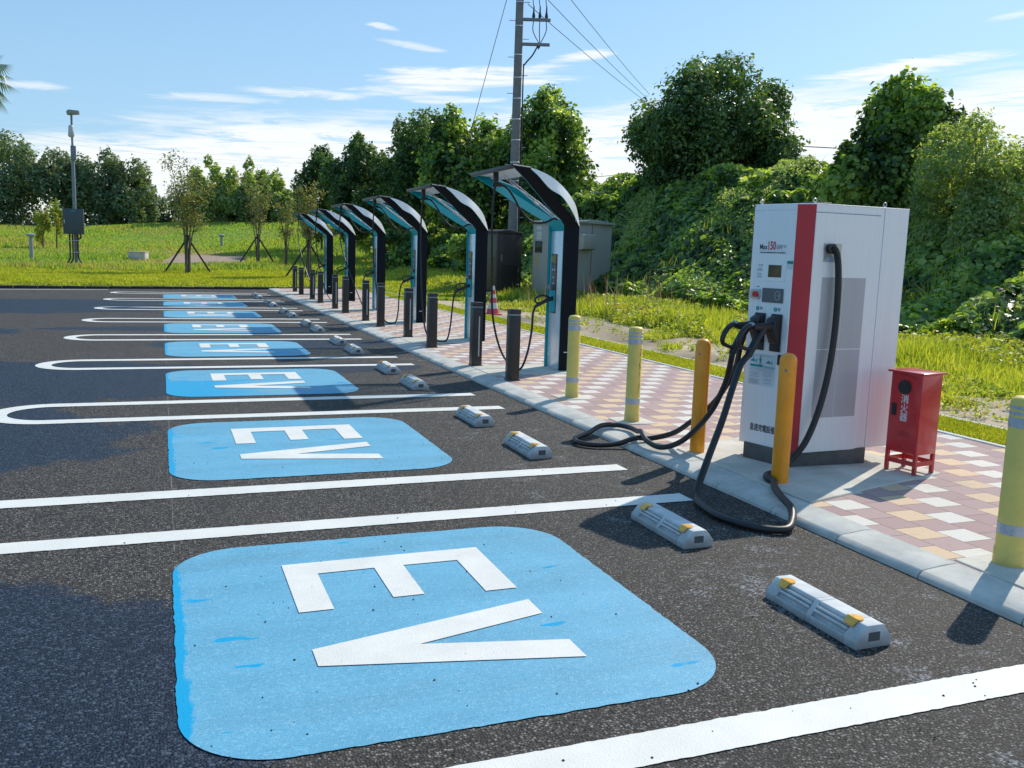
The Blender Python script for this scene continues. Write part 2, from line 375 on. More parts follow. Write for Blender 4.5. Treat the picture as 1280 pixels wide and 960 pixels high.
# painted markings, each a sheet 4 mm up
def paint_mat(name, c, wetc=None, edge=False):
    m = Mat(name, .62, spec=.35); pw = m.pos('World'); n = m.noise(pw, 3, 7, .7); f = m.noise(pw, 90, 4, .7); v = N(m.nt, m.voro(pw, 150, 'Distance'))
    col = m.mix(n.step(.3, .75), tuple(x*.86 for x in c), c)
    sc_ = m.noise(m.scale(pw, (.8, 14, 1)), 2.2, 7, .75)
    col = m.mix(sc_.step(.62, .8)*.35, col, tuple(x*.62 for x in c))
    col = m.mix((f.step(.66, .78) * n.step(.5, .62))*.55, col, (.05, .05, .05))
    if wetc:
        X_, Y_, _ = m.xyz(m.pos('Object')); nw = m.noise(m.scale(pw, (3, 1, 1)), 2.6, 7, .75); nb = m.noise(m.scale(pw, (1, 3.2, 1)), 1.9, 3, .5)
        col = m.mix(m.noise(m.scale(pw, (.5, 2.5, 1)), 1.3, 5, .6).step(.35, .7)*.3, col, tuple(min(1, x*1.3+.02) for x in c))
        wetm = (X_*-1.0 + nw*.16).step(.035, .055).max(nb.step(.665, .685))
        wetm = wetm.max((Y_*-1.0 + nw*.55 - .13).step(.0, .05)*(X_.step(1.3, .2))*(Y_.lt(.5))*(m.xyz(pw)[1].gt(9.6))*(m.xyz(pw)[1].lt(11.6)))
        tk_ = (((Y_-.04).abs()-.78).abs()).step(.17, .05)*m.noise(m.scale(pw, (.7, 3, 1)), 1.6, 6, .7).step(.38, .7)
        col = m.mix(tk_*.30, col, (.10, .20, .26)); st_ = N(m.nt, m.xyz(m.voro(pw, 120, 'Color'))[0].sock); col = m.mix(st_.step(.75, .98)*.28, col, (.35, .56, .66)); col = m.mix(st_.step(.2, .0)*.30, col, tuple(x*.55 for x in c))
        sct = m.noise(m.scale(pw, (1, 9, 1)), 3.4, 8, .8); col = m.mix((sct.step(.66, .74)*n.step(.45,.6))*.35, col, (.42, .62, .70))
        # thin joints of the sheet material
        jt = ((((Y_*4.1).fract()-.5).abs()).gt(.492))*nw.step(.35, .6)*.5
        col = m.mix(jt, col, tuple(x*.7 for x in wetc)); col = m.mix(wetm, col, wetc)
        m.rough(.62 - wetm*.25)
    m.color(col); m.bump((1.0-v)*.8 + f*.5, .3, .004); return m.m
WHITE = paint_mat('white_road_paint', (.74, .725, .68)); BLUE = paint_mat('blue_road_paint', (.115, .36, .52), (.0, .32, .58))
def ragged(pts, amp=.004, step=.04):
    out = []; n = len(pts)
    for i in range(n):
        a, b = Vector(pts[i]), Vector(pts[(i+1)%n]); k = max(1, int((b-a).length/step)); d = (b-a).normalized() if (b-a).length else Vector((1,0)); nn = Vector((-d.y, d.x))
        for j in range(k): p = a.lerp(b, j/k) + (nn*random.gauss(0, amp) if j else Vector((0,0))); out.append((p.x, p.y))
    return out
LW = .178
def strip(y, x0, x1):
    k = int((x1-x0)/.02); mb = MB(); vs = []
    for i in range(k+1):
        x = x0+(x1-x0)*i/k; vs += [(x, y-LW/2+random.gauss(0, .0015), .004), (x, y+LW/2+random.gauss(0, .0015), .004)]
    return vs, [(2*i, 2*i+2, 2*i+3, 2*i+1) for i in range(k)]
for k in range(0, 9):
    mb = MB(); y0 = YL0+k*P; y1 = y0+GAP; xe = 3.19; xl = -1.475+LW/2+GAP/2
    if k in (0, 1): xl = -1.1
    mb.add(*strip(y0, xl, xe)); mb.add(*strip(y1, xl, xe-.02))
    vs = []; m_ = 40
    for i in range(m_+1):
        a = pi/2 + pi*i/m_
        for r in (GAP/2-LW/2, GAP/2+LW/2): vs.append((xl+r*cos(a), y0+GAP/2+r*sin(a), .004))
    mb.add(vs, [(2*i, 2*i+1, 2*i+3, 2*i+2) for i in range(m_)])
    tag(mb.build('parking_line', WHITE), kind='structure')
mbl = MB(); mbl.add([(-30, edgeY(-30)-1.05, .004), (-1.6, edgeY(-1.6)-1.05, .004), (-1.6, edgeY(-1.6)-.9, .004), (-30, edgeY(-30)-.9, .004)], [(0,1,2,3)])
tag(mbl.build('parking_line', WHITE), kind='structure')
def rrect(x0, x1, y0, y1, r, n=14):
    out = []
    for cx, cy, a0 in ((x1-r, y1-r, 0), (x0+r, y1-r, 90), (x0+r, y0+r, 180), (x1-r, y0+r, 270)):
        for i in range(n+1): a = radians(a0+90*i/n); out.append((cx+r*cos(a), cy+r*sin(a)))
    return out
for k in range(8):
    base = rrect(0, 1.995 if k == 0 else 2.005, -1.035, 1.035, .33)
    mb = MB(); pts = ragged(base, .0022, .03); mb.add([(x, y, 0) for x, y in pts], [tuple(range(len(pts)))])
    tag(mb.build('blue_bay_marking', BLUE, loc=(.0175, 3.676+P*k, .004)), kind='structure')
    for pts in ([(.515,3.755),(.665,3.755),(.665,4.207),(.94,4.213),(.94,3.815),(1.085,3.815),(1.085,4.213),(1.364,4.213),(1.364,3.772),(1.518,3.772),(1.52,4.38),(.515,4.368)],
                [(.513,3.376),(1.515,3.623),(1.515,3.458),(.925,3.305),(1.515,3.175),(1.515,3.01),(.513,3.227)]):
        mb = MB(); mb.add([(x, y+P*k, .0075) for x, y in pts], [tuple(range(len(pts)))])
        tag(mb.build('bay_letter_marking', WHITE), kind='structure')

# ------------------------------------------------------------------ kerb, paving, strips
cm = Mat('kerb_concrete', .85, spec=.25); p = cm.pos('World'); n = cm.noise(p, 4, 8, .7); f = cm.noise(p, 130, 4, .7)
cm.color(cm.mix(n.step(.3, .72), (.42, .41, .375), (.58, .565, .52))); cm.bump(f, .25, .003); CONC = cm.m
pc = Mat('pad_concrete', .9, spec=.2); p = pc.pos('World'); n = pc.noise(p, 2.3, 9, .7); f = pc.noise(p, 90, 4, .7); sp = pc.noise(p, 11, 6, .75)
c_ = pc.mix(n.step(.3, .7), (.46, .43, .37), (.64, .61, .54)); pc.color(pc.mix(sp.step(.58, .74)*.5, c_, (.25, .24, .22))); pc.bump(f, .3, .003); PAD = pc.m
prof = [(KX0, -.05), (KX0+.006, .02), (KX0+.035, .041), (KX0+.20, .055), (KX0+.224, .0545), (KX0+.26, .0575), (KX0+.262, -.05)]
y = -6.0 + .375; SL = .598
while y < 33.2:
    mb = MB(); mb.poly_prism([(x, y+.004, z) for x, z in prof], (0, min(SL, 33.3-y)-.006, 0))
    tag(mb.build('kerb', CONC, bevel=.003, seg=1), kind='structure'); y += SL
jt = MB(); jt.box((KX0+.02, -6, -.05), (KX0+.255, 33.2, .028)); tag(jt.build('kerb', plain('kerb_joint', (.05, .048, .045), .9)), kind='structure')

tm = Mat('paving_tiles', .88, spec=.25); pw = tm.pos('World'); X_, Y_, _ = tm.xyz(pw)
u = (X_-3.687)/.2135; col = u.floor(); v = (Y_-4.022 - col*.302 + (col/5.).floor()*0.0)/.2008; row = v.floor(); kk = row.mod(5.)
hsh = ((col*12.9898 + row*78.233)._m('SINE')*43758.5453).fract()
isw = kk.lt(.5); iso = kk.gt(1.5)*kk.lt(2.5)
f = tm.noise(pw, 260, 3, .8); nb = tm.noise(pw, 1.1, 7, .7)
cb = tm.mix(hsh, (.36, .25, .24), (.43, .31, .295)); cb = tm.mix(iso, cb, (.62, .46, .31)); cb = tm.mix(isw, cb, (.64, .60, .54))
cb = tm.mix(1.0, cb, tm.ramp(f, [(.3, (.62,.6,.6)), (.5, (1,1,1)), (.72, (1.45,1.4,1.4))]), 'MULTIPLY')
cb = tm.mix(nb.step(.5, .78)*.4, cb, (.34, .29, .25)); cb = tm.mix(tm.noise(pw, 7, 7, .75).step(.58, .75)*.35, cb, (.16, .12, .11))
fu = ((u.fract()-.5).abs()).gt(.489); fv = ((v.fract()-.5).abs()).gt(.489); jn = fu.max(fv)
tm.color(tm.mix(jn*.9, cb, (.06, .045, .04))); tm.bump((1.0-jn)*.9 + f*.35, .5, .004)
EX = 6.63
sheet('paving', [(KX1, -6), (EX, -6), (EX, 33.9), (KX1, 33.35)], GZ, tm.m, thick=.1)
# edge kerbs of the lawn strip
for x0, w in ((EX, .06), (7.35, .09)):
    mb = MB(); mb.box((x0, -6, -.05), (x0+w, 34.3, .062)); tag(mb.build('strip_kerb', plain('thin_kerb', (.52, .52, .50), .8, bump=.2), bevel=.006), kind='structure')
sg = Mat('lawn_strip_ground', .95, spec=.1); p = sg.pos('World'); sg.color(sg.ramp(sg.noise(p, 6, 7, .7), [(.3, (.10, .12, .02)), (.7, (.24, .25, .05))])); sg.bump(sg.noise(p, 50, 4), .6, .03)
sheet('lawn_strip', [(EX+.061, -6), (7.349, -6), (7.349, 34.2), (EX+.061, 34.1)], .053, sg.m)
def quad_pad(pts, z, t=.08, name='concrete_pad'):
    mb = MB(); mb.poly_prism([(x, y, z-t) for x, y in pts], (0,0,t)); return tag(mb.build(name, PAD, bevel=.006, seg=1), kind='structure')
quad_pad([(3.785, 4.50), (4.5, 4.72), (5.30, 4.93), (5.22, 6.62), (4.0, 6.22), (3.785, 6.12)], .061)
for k in range(6):
    yb = 10.73+k*3.82
    quad_pad([(3.785, yb-.22), (5.06, yb-.22), (5.06, yb+.72), (3.785, yb+.72)], .056)
quad_pad([(3.785, 2.9), (4.30, 2.95), (4.36, 3.42), (3.80, 3.40)], .0585); quad_pad([(3.86, 7.14), (4.2, 7.14), (4.2, 7.46), (3.86, 7.46)], .0585); quad_pad([(3.88, 8.52), (4.22, 8.52), (4.22, 8.86), (3.88, 8.86)], .0585)
mb = MB(); mb.add([(4.02+.14*cos(a*pi/8), 0, 0) for a in range(1)], [])
# dark drain edge of the car park along the lawn
rb = MB()
for i in range(60):
    x0 = -30+i*.66; rb.box((x0, edgeY(x0)-.14, -.04), (x0+.655, edgeY(x0)+.10, .075+.01*random.random()))
tag(rb.build('lawn_edge_kerb', plain('dark_edge', (.03, .032, .03), .8), bevel=.02), kind='structure')

# ================================================================== THINGS
ORD = ['first', 'second', 'third', 'fourth', 'fifth', 'sixth', 'seventh', 'eighth']
def wp(o, parent):                       # parts modelled in world coordinates under an empty
    o.parent = parent; o.matrix_parent_inverse = Matrix.Translation(-Vector(parent.location)); return o

# ---- wheel stops
STOPC = plain('wheel_stop_concrete', (.58, .59, .59), .85, var=.16, vscale=9, bump=.5, dirt=(.12, .115, .11))
REFL = plain('amber_reflector', (.85, .42, .03), .3, var=.15, vscale=60, coat=.4); GRV = plain('groove_shadow', (.10, .105, .11), .9)
def make_stop():
    root = empty('wheel_stop'); mb = MB()
    A = [(-.0925,0),(-.0925,.032),(-.038,.098),(.045,.098),(.0925,.04),(.0925,0)]
    Bp = [(-.0925,0),(-.0925,.032),(-.088,.0375),(-.076,.032),(-.042,.073),(-.045,.0895),(-.038,.098),(.045,.098),(.0925,.04),(.0925,0)]
    for y0, y1, pr in ((0,.075,A),(.075,.285,Bp),(.285,.315,A),(.315,.525,Bp),(.525,.6,A)):
        mb.poly_prism([(x, y0, z) for x, z in pr], (0, y1-y0, 0))
    for y0, y1 in ((.077,.283),(.317,.523)):
        for t in (.33, .62):
            x = -.088+.045*t; z = .0375+.052*t; mb.poly_prism([(x-.004, y0, z+.003),(x+.004, y0, z+.0125),(x+.012, y0, z+.004),(x+.004, y0, z-.008)], (0, y1-y0, 0))
    mb.build('body', STOPC, root, bevel=.004, seg=2)
    e = MB(); e.box((-.028, -.0012, .03), (.03, .002, .068)); e.build('end_recess', GRV, root)
    for y in (.08, .52):
        r = MB(); pts = [(-.040+.044*abs(sin(a)), y+.036*cos(a), .099) for a in [pi*i/10 for i in range(11)]]
        r.poly_prism(pts, (0,0,.006)); r.poly_prism([(-.040, y-.034, .104), (-.040, y+.034, .104), (-.066, y+.026, .0745), (-.066, y-.026, .0745)], (-.003,0,.004))
        r.build('reflector', REFL, root, bevel=.002, seg=1)
    return root
proto = make_stop(); first = True
for k in range(8):
    for j, y in enumerate((2.75, 4.06)):
        o = proto if first else copy_tree(proto); first = False
        yy = y + P*k + (0 if k < 4 else -.02*(k-3)); o.location = (2.685 - (.0 if k < 5 else .012*(k-4)), yy, 0); o.rotation_euler.z = random.gauss(0, .006)
        w = ('nearer', 'farther')[j]
        lab = ('grey concrete wheel stop with amber reflectors, closest to the camera', 'concrete wheel stop in the shadow of the white charger cabinet')[j] if k == 0 else f'{w} concrete wheel stop of the {ORD[k]} blue EV bay, counting from the front'
        tag(o, lab, 'wheel stop', 'concrete wheel stops behind the EV bays')

# ---- bollards
BLK = plain('black_powder_coat', (.016, .017, .019), .42, var=.25, vscale=4, dirt=(.09, .08, .07)); BND = plain('grey_blue_band', (.17, .26, .28), .4)
LSTR = plain('pale_light_strip', (.50, .50, .52), .4)
def make_black():
    root = empty('bollard'); mb = MB(); w = .068
    mb.box((-w, -w, 0), (w, w, .772)); mb.box((-w, -w, .79), (w, w, .845)); mb.build('post', BLK, root, bevel=.009)
    b = MB(); b.box((-w+.004, -w+.004, .772), (w-.004, w-.004, .79)); b.build('band', BND, root)
    c = MB(); c.box((-w-.012, -w-.012, 0), (w+.012, w+.012, .012)); c.build('base_plate', BLK, root, bevel=.003)
    return root
pa = make_black(); pb = copy_tree(pa)
s_ = MB(); s_.box((.010, -.0705, .13), (.026, -.067, .66)); s_.build('light_strip', LSTR, pb)
bk = [(3.888,10.048),(3.886,11.421),(3.936,13.72),(3.99,15.415),(3.985,17.534),(3.975,18.906),(3.99,21.244),(3.99,22.623),(4.02,25.04),(4.06,26.735),(4.11,29.36),(4.16,31.2)]
for i, (x, y) in enumerate(bk):
    src = (pa, pb)[i % 2]; o = src if i < 2 else copy_tree(src); o.location = (x, y, GZ+.002); o.rotation_euler.z = random.gauss(0, .03)
    tag(o, ('plain black bollard at the nearer corner' if i % 2 == 0 else 'black bollard with pale strip at the farther corner') + f' of the {ORD[i//2]} canopy charger', 'bollard', 'black bollards guarding the canopy chargers')
YEL = plain('yellow_bollard_plastic', (.72, .56, .13), .5, var=.1, vscale=5, dirt=(.35, .27, .1), bump=.2); SIL = plain('silver_reflective_band', (.42, .47, .53), .3, .3, var=.1, vscale=40)
def make_yellow():
    root = empty('bollard'); R = .066
    MB().lathe([(R+.004,0),(R+.004,.085),(R+.001,.089),(R,.092),(R,.84),(R-.006,.858),(R-.02,.868),(.012,.874),(.001,.8745)], 32).build('post', YEL, root, smooth=True)
    for z0, z1 in ((.715,.765),(.777,.795),(.807,.825),(.165,.22)): MB().lathe([(R,z0),(R+.0015,z0+.001),(R+.0015,z1-.001),(R,z1)], 32).build('band', SIL, root, smooth=True)
    return root
yp = make_yellow()
for i, (x, y, lab) in enumerate(((4.028,3.262,'yellow round bollard with silver bands at the right edge, nearest of the three'), (4.017,7.293,'yellow round bollard with silver bands and dark scribbles, beside the cable loop'), (4.049,8.688,'yellow banded bollard right in front of the nearest canopy charger'))):
    o = yp if i == 0 else copy_tree(yp); o.location = (x, y, GZ+.005); o.rotation_euler.z = i*.9; o.scale = ((1.12,)*2+(1,)) if i == 0 else (1,1,1); tag(o, lab, 'bollard', 'yellow bollards with silver bands')
    if i == 1:
        sc = MB()
        for zc in (.30, .42, .50, .60):
            pts = []
            for q in range(9): a = 4.15 + .13*sin(q*1.9+zc*30)+.22*(q/8-.5); pts.append((.0665*cos(a), .0665*sin(a), zc+.035*cos(q*1.3+zc*9)+.008*q))
            sc.tube(pts, .0012, 4, 4)
        sc.build('scribble', plain('pen_scribble', (.14, .12, .08), .7), o)
ORA = plain('orange_bollard_paint', (.88, .30, .003), .34, var=.12, vscale=5, coat=.25)
def make_orange():
    root = empty('bollard'); R = .058
    MB().lathe([(R,0),(R,.835),(R-.004,.856),(R-.014,.872),(R-.03,.883),(R-.05,.888),(.001,.889)], 32).build('post', ORA, root, smooth=True)
    s = MB(); a0 = 4.2
    vs = [(1.012*R*cos(a0+t*.05), 1.012*R*sin(a0+t*.05), z) for t in range(-3, 4) for z in (.765, .782)]; s.add(vs, [(2*i, 2*i+1, 2*i+3, 2*i+2) for i in range(6)])
    s.build('name_plate', plain('tiny_plate', (.20, .20, .20), .4), root)
    return root
op = make_orange()
for i, (x, y, lab) in enumerate(((3.921,4.998,'glossy orange bollard standing in front of the white charger cabinet'), (3.885,5.979,'glossy orange bollard to the left of the white charger, behind the hanging cables'))):
    o = op if i == 0 else copy_tree(op); o.location = (x, y, GZ+.01); o.rotation_euler.z = -.35 if i == 0 else -.5; tag(o, lab, 'bollard', 'orange bollards beside the white charger')

# ---- big white quick charger cabinet
A_, B_, C_, D_ = Vector((4.141,5.796,0)), Vector((4.232,5.422,0)), Vector((4.304,5.306,0)), Vector((4.945,5.335,0))
E_, F_, G_ = Vector((5.19,5.352,0)), Vector((5.235,5.97,0)), Vector((4.245,5.90,0))
ctr = empty('quick_charger', (4.7, 5.62, GZ+.01)); tag(ctr, 'tall white quick charger cabinet with red corner stripe and Max 150 kW lettering', 'charger')
wm = Mat('brushed_white_panel', .34, .12); p = wm.pos('Object'); st = wm.noise(wm.scale(p, (1, 1, .012)), 95, 4, .7); n = wm.noise(p, 1.6, 5, .6)
wm.color(wm.mix(st.step(.3, .7)*.5 + n*.3, (.76, .78, .80), (.88, .895, .90))); wm.rough(.30 + st*.18); WHP = wm.m
REDP = plain('red_panel', (.60, .035, .04), .42, var=.08); DGY = plain('dark_plinth', (.10, .105, .105), .75, var=.3, vscale=8, bump=.3); SEAM = plain('panel_seam', (.12, .12, .13), .7)
GRY = plain('grey_plastic', (.11, .115, .13), .4); BKP = plain('black_plastic', (.016, .017, .019), .38, var=.3, vscale=20); STEEL = plain('zinc_steel', (.5, .5, .52), .35, .8)
Z0, Z1 = .172, 1.962
def wall(name, pts, z0, z1, mat, root, bevel=.004, seg=2): return wp(MB().poly_prism([(q.x, q.y, z0) for q in pts], (0,0,z1-z0)).build(name, mat, bevel=bevel, seg=seg), root)
cen = Vector((4.7, 5.62, 0)); ins = lambda q, d: q + (cen-q).normalized()*d
wall('plinth', [A_+Vector((.0,-.06,0)), B_+Vector((0,-.07,0)), D_+Vector((0,-.012,0)), Vector((4.95,5.9,0)), Vector((4.26,5.86,0))], GZ, Z0+.01, DGY, ctr, .006)
wall('body', [A_, B_, ins(C_, .06), D_+Vector((0,.05,0)), E_+Vector((-.05,.05,0)), F_, G_+Vector((.06,0,0))], Z0+.004, Z1-.01, WHP, ctr)
def slab(name, Pq, Qq, z0, z1, mat, t=.012, off=0., a=0., b=0., bevel=.003, root=ctr, seg=1):
    u = (Qq-Pq).normalized(); n = u.cross(Vector((0,0,1))); p0 = Pq+u*a; p1 = Qq-u*b
    mb = MB(); mb.poly_prism([(*(p0+n*off).xy, z0), (*(p1+n*off).xy, z0), (*(p1+n*(off-t)).xy, z0), (*(p0+n*(off-t)).xy, z0)], (0,0,z1-z0)); return wp(mb.build(name, mat, bevel=bevel, seg=seg), root)
slab('corner_stripe', B_, C_, Z0, Z1, REDP, .05, .001); slab('corner_stripe', G_, A_, Z0, Z1, REDP, .05, .001)
slab('side_panel', C_, D_, Z0+.001, 1.915, WHP, .05, .002, .002, .08); slab('side_panel', C_, D_, Z0+.001, Z1, WHP, .05, -.003, .002, .0); slab('rear_panel', D_, E_, Z0+.006, Z1, WHP, .05, -.002, .003, 0)
slab('front_panel', A_, B_, Z0+.002, 1.915, WHP, .02, .004, .008, .002); slab('front_trim', A_, B_, 1.921, Z1, WHP, .02, .004, .008, .002)
slab('lid', A_, B_, Z1, Z1, WHP) if False else wall('lid', [A_, B_, C_, D_, E_, F_, G_], Z1-.004, Z1+.006, WHP, ctr, .003)
for q in (ins(A_, .05), ins(Vector((4.30,5.35,0)), .06), ins(Vector((5.0,5.345,0)), .04), ins(F_, .06)):
    mb = MB(); mb.cyl((q.x, q.y, Z1+.006), (q.x, q.y, Z1+.018), .010, n=10)
    mb.tube([(q.x+.014*cos(a), q.y, Z1+.030+.014*sin(a)) for a in [2*pi*i/12 for i in range(13)]], .0035, 6, 1); wp(mb.build('lifting_eye', STEEL, smooth=True), ctr)
wp(MB().box((4.42, 5.5, Z1+.006), (4.60, 5.62, Z1+.03)).build('antenna_box', BKP, bevel=.004), ctr)
uF = (B_-A_).normalized(); nF = uF.cross(Vector((0,0,1))); uG = (D_-C_).normalized(); nG = uG.cross(Vector((0,0,1)))
def du(z): return max(.03, .037+.049*(z-1.1))
def MF(u, z, off=.0062): return Matrix.Translation(A_+uF*(u+du(z))+nF*off+Vector((0,0,z))) @ Matrix((uF, Vector((0,0,1)), nF)).transposed().to_4x4()
def plate(name, u0, u1, z0, z1, mat, t=.004, off=.004, bevel=.0, P0=A_, u=uF, n=nF, root=ctr, seg=1):
    if P0 is A_: u0 += du(z0); u1 += du(z0)
    a, b = P0+u*u0, P0+u*u1; mb = MB()
    mb.poly_prism([(*(a+n*off).xy, z0), (*(b+n*off).xy, z0), (*(b+n*(off+t)).xy, z0), (*(a+n*(off+t)).xy, z0)], (0,0,z1-z0)); return wp(mb.build(name, mat, bevel=bevel, seg=seg), root)
INK = plain('dark_print', (.05, .05, .055), .6); REDI = plain('red_print', (.62, .03, .05), .6); LINK = plain('pale_print', (.22, .25, .28), .6); TEAI = plain('teal_print', (.01, .30, .31), .6); GRNI = plain('green_print', (.0, .26, .2), .6); PAPER = plain('sticker_paper', (.62, .70, .74), .5)
def ft(name, s, u, z, size, mat, **k):
    o = text_mesh(name, s, mat, MF(u, z), size, None, **k); return wp(o, ctr)
ft('lettering', 'Max', .010, 1.656, .054, INK, sx=.78, bold=.0006); ft('lettering', '150', .080, 1.664, .084, REDI, sx=.62, bold=.0016); ft('lettering', 'kW', .166, 1.656, .052, LINK, sx=.72, bold=.0006)
ft('lettering', '中', .228, 1.658, .032, LINK, sx=.85)
plate('printed_rule', .015, .258, 1.6285, 1.630, LINK, .0008, .0045); 
tb = MB()
def tiny_lines(name, u0, u1, z, mat, h=.007, seed=0):
    r = random.Random(seed); mb = MB(); x = u0
    while x < u1:
        w = r.uniform(.004, .011); a = A_+uF*(x+du(z))+nF*.0062; b = A_+uF*(du(z)+min(u1, x+w))+nF*.0062
        mb.add([(a.x, a.y, z), (b.x, b.y, z), (b.x, b.y, z+h*r.uniform(.7, 1)), (a.x, a.y, z+h*r.uniform(.7, 1))], [(0,1,2,3)]); x += w + r.uniform(.001, .004)
    return wp(mb.build(name, mat), ctr)
tiny_lines('small_print', .018, .255, 1.612, INK, .009, 1)
for i, z in enumerate((1.524, 1.515, 1.497, 1.489, 1.481, 1.462, 1.454, 1.441, 1.433)): tiny_lines('small_print', .012, .060 if i not in (2, 5) else .052, z, LINK, .0045, i+3)
plate('display_surround', .077, .272, 1.407, 1.56, WHP, .002, .0045, .001)
dm = Mat('display_glass', .12); dm.color(dm.ramp(dm.noise(dm.pos('Object'), 9, 4), [(.35, (.05, .045, .03)), (.65, (.13, .08, .05))])); plate('display', .117, .236, 1.438, 1.527, dm.m, .002, .0066, .0008)
plate('sticker', .276, .328, 1.50, 1.537, PAPER, .0006, .0046); plate('sticker', .276, .328, 1.5385, 1.56, GRNI, .0006, .0046)
plate('stop_button_housing', .002, .066, 1.272, 1.345, STEEL, .018, .004, .003); 
wp(MB().cyl(A_+uF*.083+nF*.022+Vector((0,0,1.308)), A_+uF*.083+nF*.038+Vector((0,0,1.308)), .022, n=20).build('stop_button', plain('red_button', (.6, .02, .02), .3)), ctr)
cl = Mat('clear_cover', .1); cl.b.inputs['Transmission Weight'].default_value = .9; cl.b.inputs['IOR'].default_value = 1.3; cl.color((.85,.8,.78)); plate('button_cover', -.028, .004, 1.278, 1.34, cl.m, .003, .024)
plate('small_print', .02, .048, 1.362, 1.368, REDI, .0006, .0046)
plate('card_reader', .086, .278, 1.252, 1.357, GRY, .008, .004, .003)
nf = MB(); nf.tube([A_+uF*(.275+.024*cos(a))+nF*.0135+Vector((0,0,1.306+.032*sin(a))) for a in [2*pi*i/24 for i in range(25)]], .0016, 4, 1)
for r_ in (.010, .017): nf.tube([A_+uF*(.269+r_*cos(a))+nF*.0135+Vector((0,0,1.300+r_*sin(a))) for a in [-.2+1.2*i/8 for i in range(9)]], .0013, 4, 1)
wp(nf.build('reader_symbol', PAPER), ctr)
for u, s in ((.052, '1'), (.217, '2')):
    wp(MB().cyl(A_+uF*(u+du(1.2))+nF*.0042+Vector((0,0,1.204)), A_+uF*(u+du(1.2))+nF*.0054+Vector((0,0,1.204)), .0165, n=20).build('number_disc', TEAI), ctr)
    ft('lettering', s, u, 1.204, .026, PAPER, align='CENTER', sx=.9); ft('lettering', '側', u+.034, 1.204, .028, INK, align='CENTER', sx=.9)
# holsters
for u in (.098, .252):
    plate('holster_plate', u-.05, u+.05, .895, 1.172, BKP, .012, .004, .012, seg=3)
    a = A_+uF*(u+.030-.043); b = A_+uF*(u+.030+.043); mb = MB(); vs = []
    for q in (a, b): vs += [(*(q+nF*.014).xy, 1.165), (*(q+nF*.075).xy, 1.135), (*(q+nF*.09).xy, 1.06), (*(q+nF*.035).xy, .955), (*(q+nF*.014).xy, .95)]
    mb.add(vs, [(0,1,2,3,4), (9,8,7,6,5), (0,5,6,1), (1,6,7,2), (2,7,8,3), (3,8,9,4), (4,9,5,0)]); wp(mb.build('holster_hood', BKP, bevel=.008, seg=3), ctr)
plate('lock', .283, .315, .80, .878, BKP, .01, .004, .004)
# instruction sheet
plate('instruction_sheet', .02, .268, .63, .868, PAPER, .0006, .0046)
def pp(name, u0, u1, z0, z1, mat): return plate(name, u0, u1, z0, z1, mat, .0005, .0056)
pp('printed_band', .032, .155, .766, .784, TEAI); pp('printed_band', .165, .262, .762, .778, plain('pale_teal', (.20, .45, .55), .6))
def pict(kind, u, z):
    mb = MB(); off = .0064
    def poly(pts): mb.add([tuple(A_+uF*(u+du(z)+x)+nF*off+Vector((0,0,z+y))) for x, y in pts], [tuple(range(len(pts)))])
    if kind in ('car', 'car2'): poly([(-.022,-.008),(-.022,.002),(-.012,.006),(-.006,.014),(.008,.014),(.014,.005),(.02,.002),(.02,-.008)]); poly([(.026,-.016),(.026,.014),(.034,.014),(.034,-.016)])
    if kind == 'car2': poly([(-.006,.022),(-.006,.034),(.006,.034),(.006,.022)])
    if kind == 'man': poly([(-.007,.022),(-.007,.034),(.006,.034),(.006,.022)]); poly([(-.010,-.014),(-.008,.019),(.010,.019),(.008,-.014)]); poly([(-.022,.006),(-.010,.016),(-.010,.009),(-.02,0)]); poly([(-.008,-.03),(-.008,-.016),(-.001,-.016),(-.001,-.03)]); poly([(.002,-.03),(.002,-.016),(.008,-.016),(.008,-.03)])
    return wp(mb.build('pictogram', TEAI), ctr)
pict('car2', .058, .812); pict('man', .128, .815); pict('car', .205, .807)
for i, z in enumerate((.852, .752, .74, .722, .712, .702, .690, .670, .660, .650, .640)): tiny_lines('small_print', .036, .12 if i > 2 else .25, z, TEAI if i == 0 else LINK, .004, 40+i)
for i, z in enumerate((.728, .716, .704, .68, .668, .65)): tiny_lines('small_print', .16, .24, z, LINK, .004, 70+i)
ft('lettering', '急速充電設備', .068, .305, .060, INK, sx=.68, bold=.001, spacing=.94)
# side face: inlet recess, grille
fr = MB()
def side_pt(u, z, off): return C_+uG*u+nG*off+Vector((0,0,z))
rc = [(.09,1.56),(.255,1.56),(.255,1.693),(.09,1.693)]; 
REC = plain('recess_metal', (.50, .47, .42), .35, .35)
def side_quad(name, a, mat): return wp(MB().add([tuple(q) for q in a], [(0,1,2,3)]).build(name, mat), ctr)
plate('inlet_plate', .09, .255, 1.56, 1.693, REC, .0012, .002, 0, C_, uG, nG)
side_quad('inlet_plate', [side_pt(.10,1.565,.0036), side_pt(.245,1.565,.0036), side_pt(.215,1.60,.0038), side_pt(.13,1.60,.0038)], plain('recess_blue', (.33,.40,.52), .4))
side_quad('inlet_plate', [side_pt(.10,1.688,.0036), side_pt(.13,1.66,.0038), side_pt(.13,1.60,.0038), side_pt(.10,1.568,.0036)], plain('recess_shade', (.22,.23,.27), .5))
pm = Mat('perforated_grille', .5, .3); p = pm.pos('Object'); vv = N(pm.nt, pm.voro(p, 210)); X_, Y_, Zz = pm.xyz(p); stp = ((X_*14.)._m('SINE')).abs()
pm.color(pm.mix(vv.step(.2, .5)*.35, (.40, .41, .44), pm.mix(stp*.6, (.50, .51, .55), (.62, .63, .67)))); 
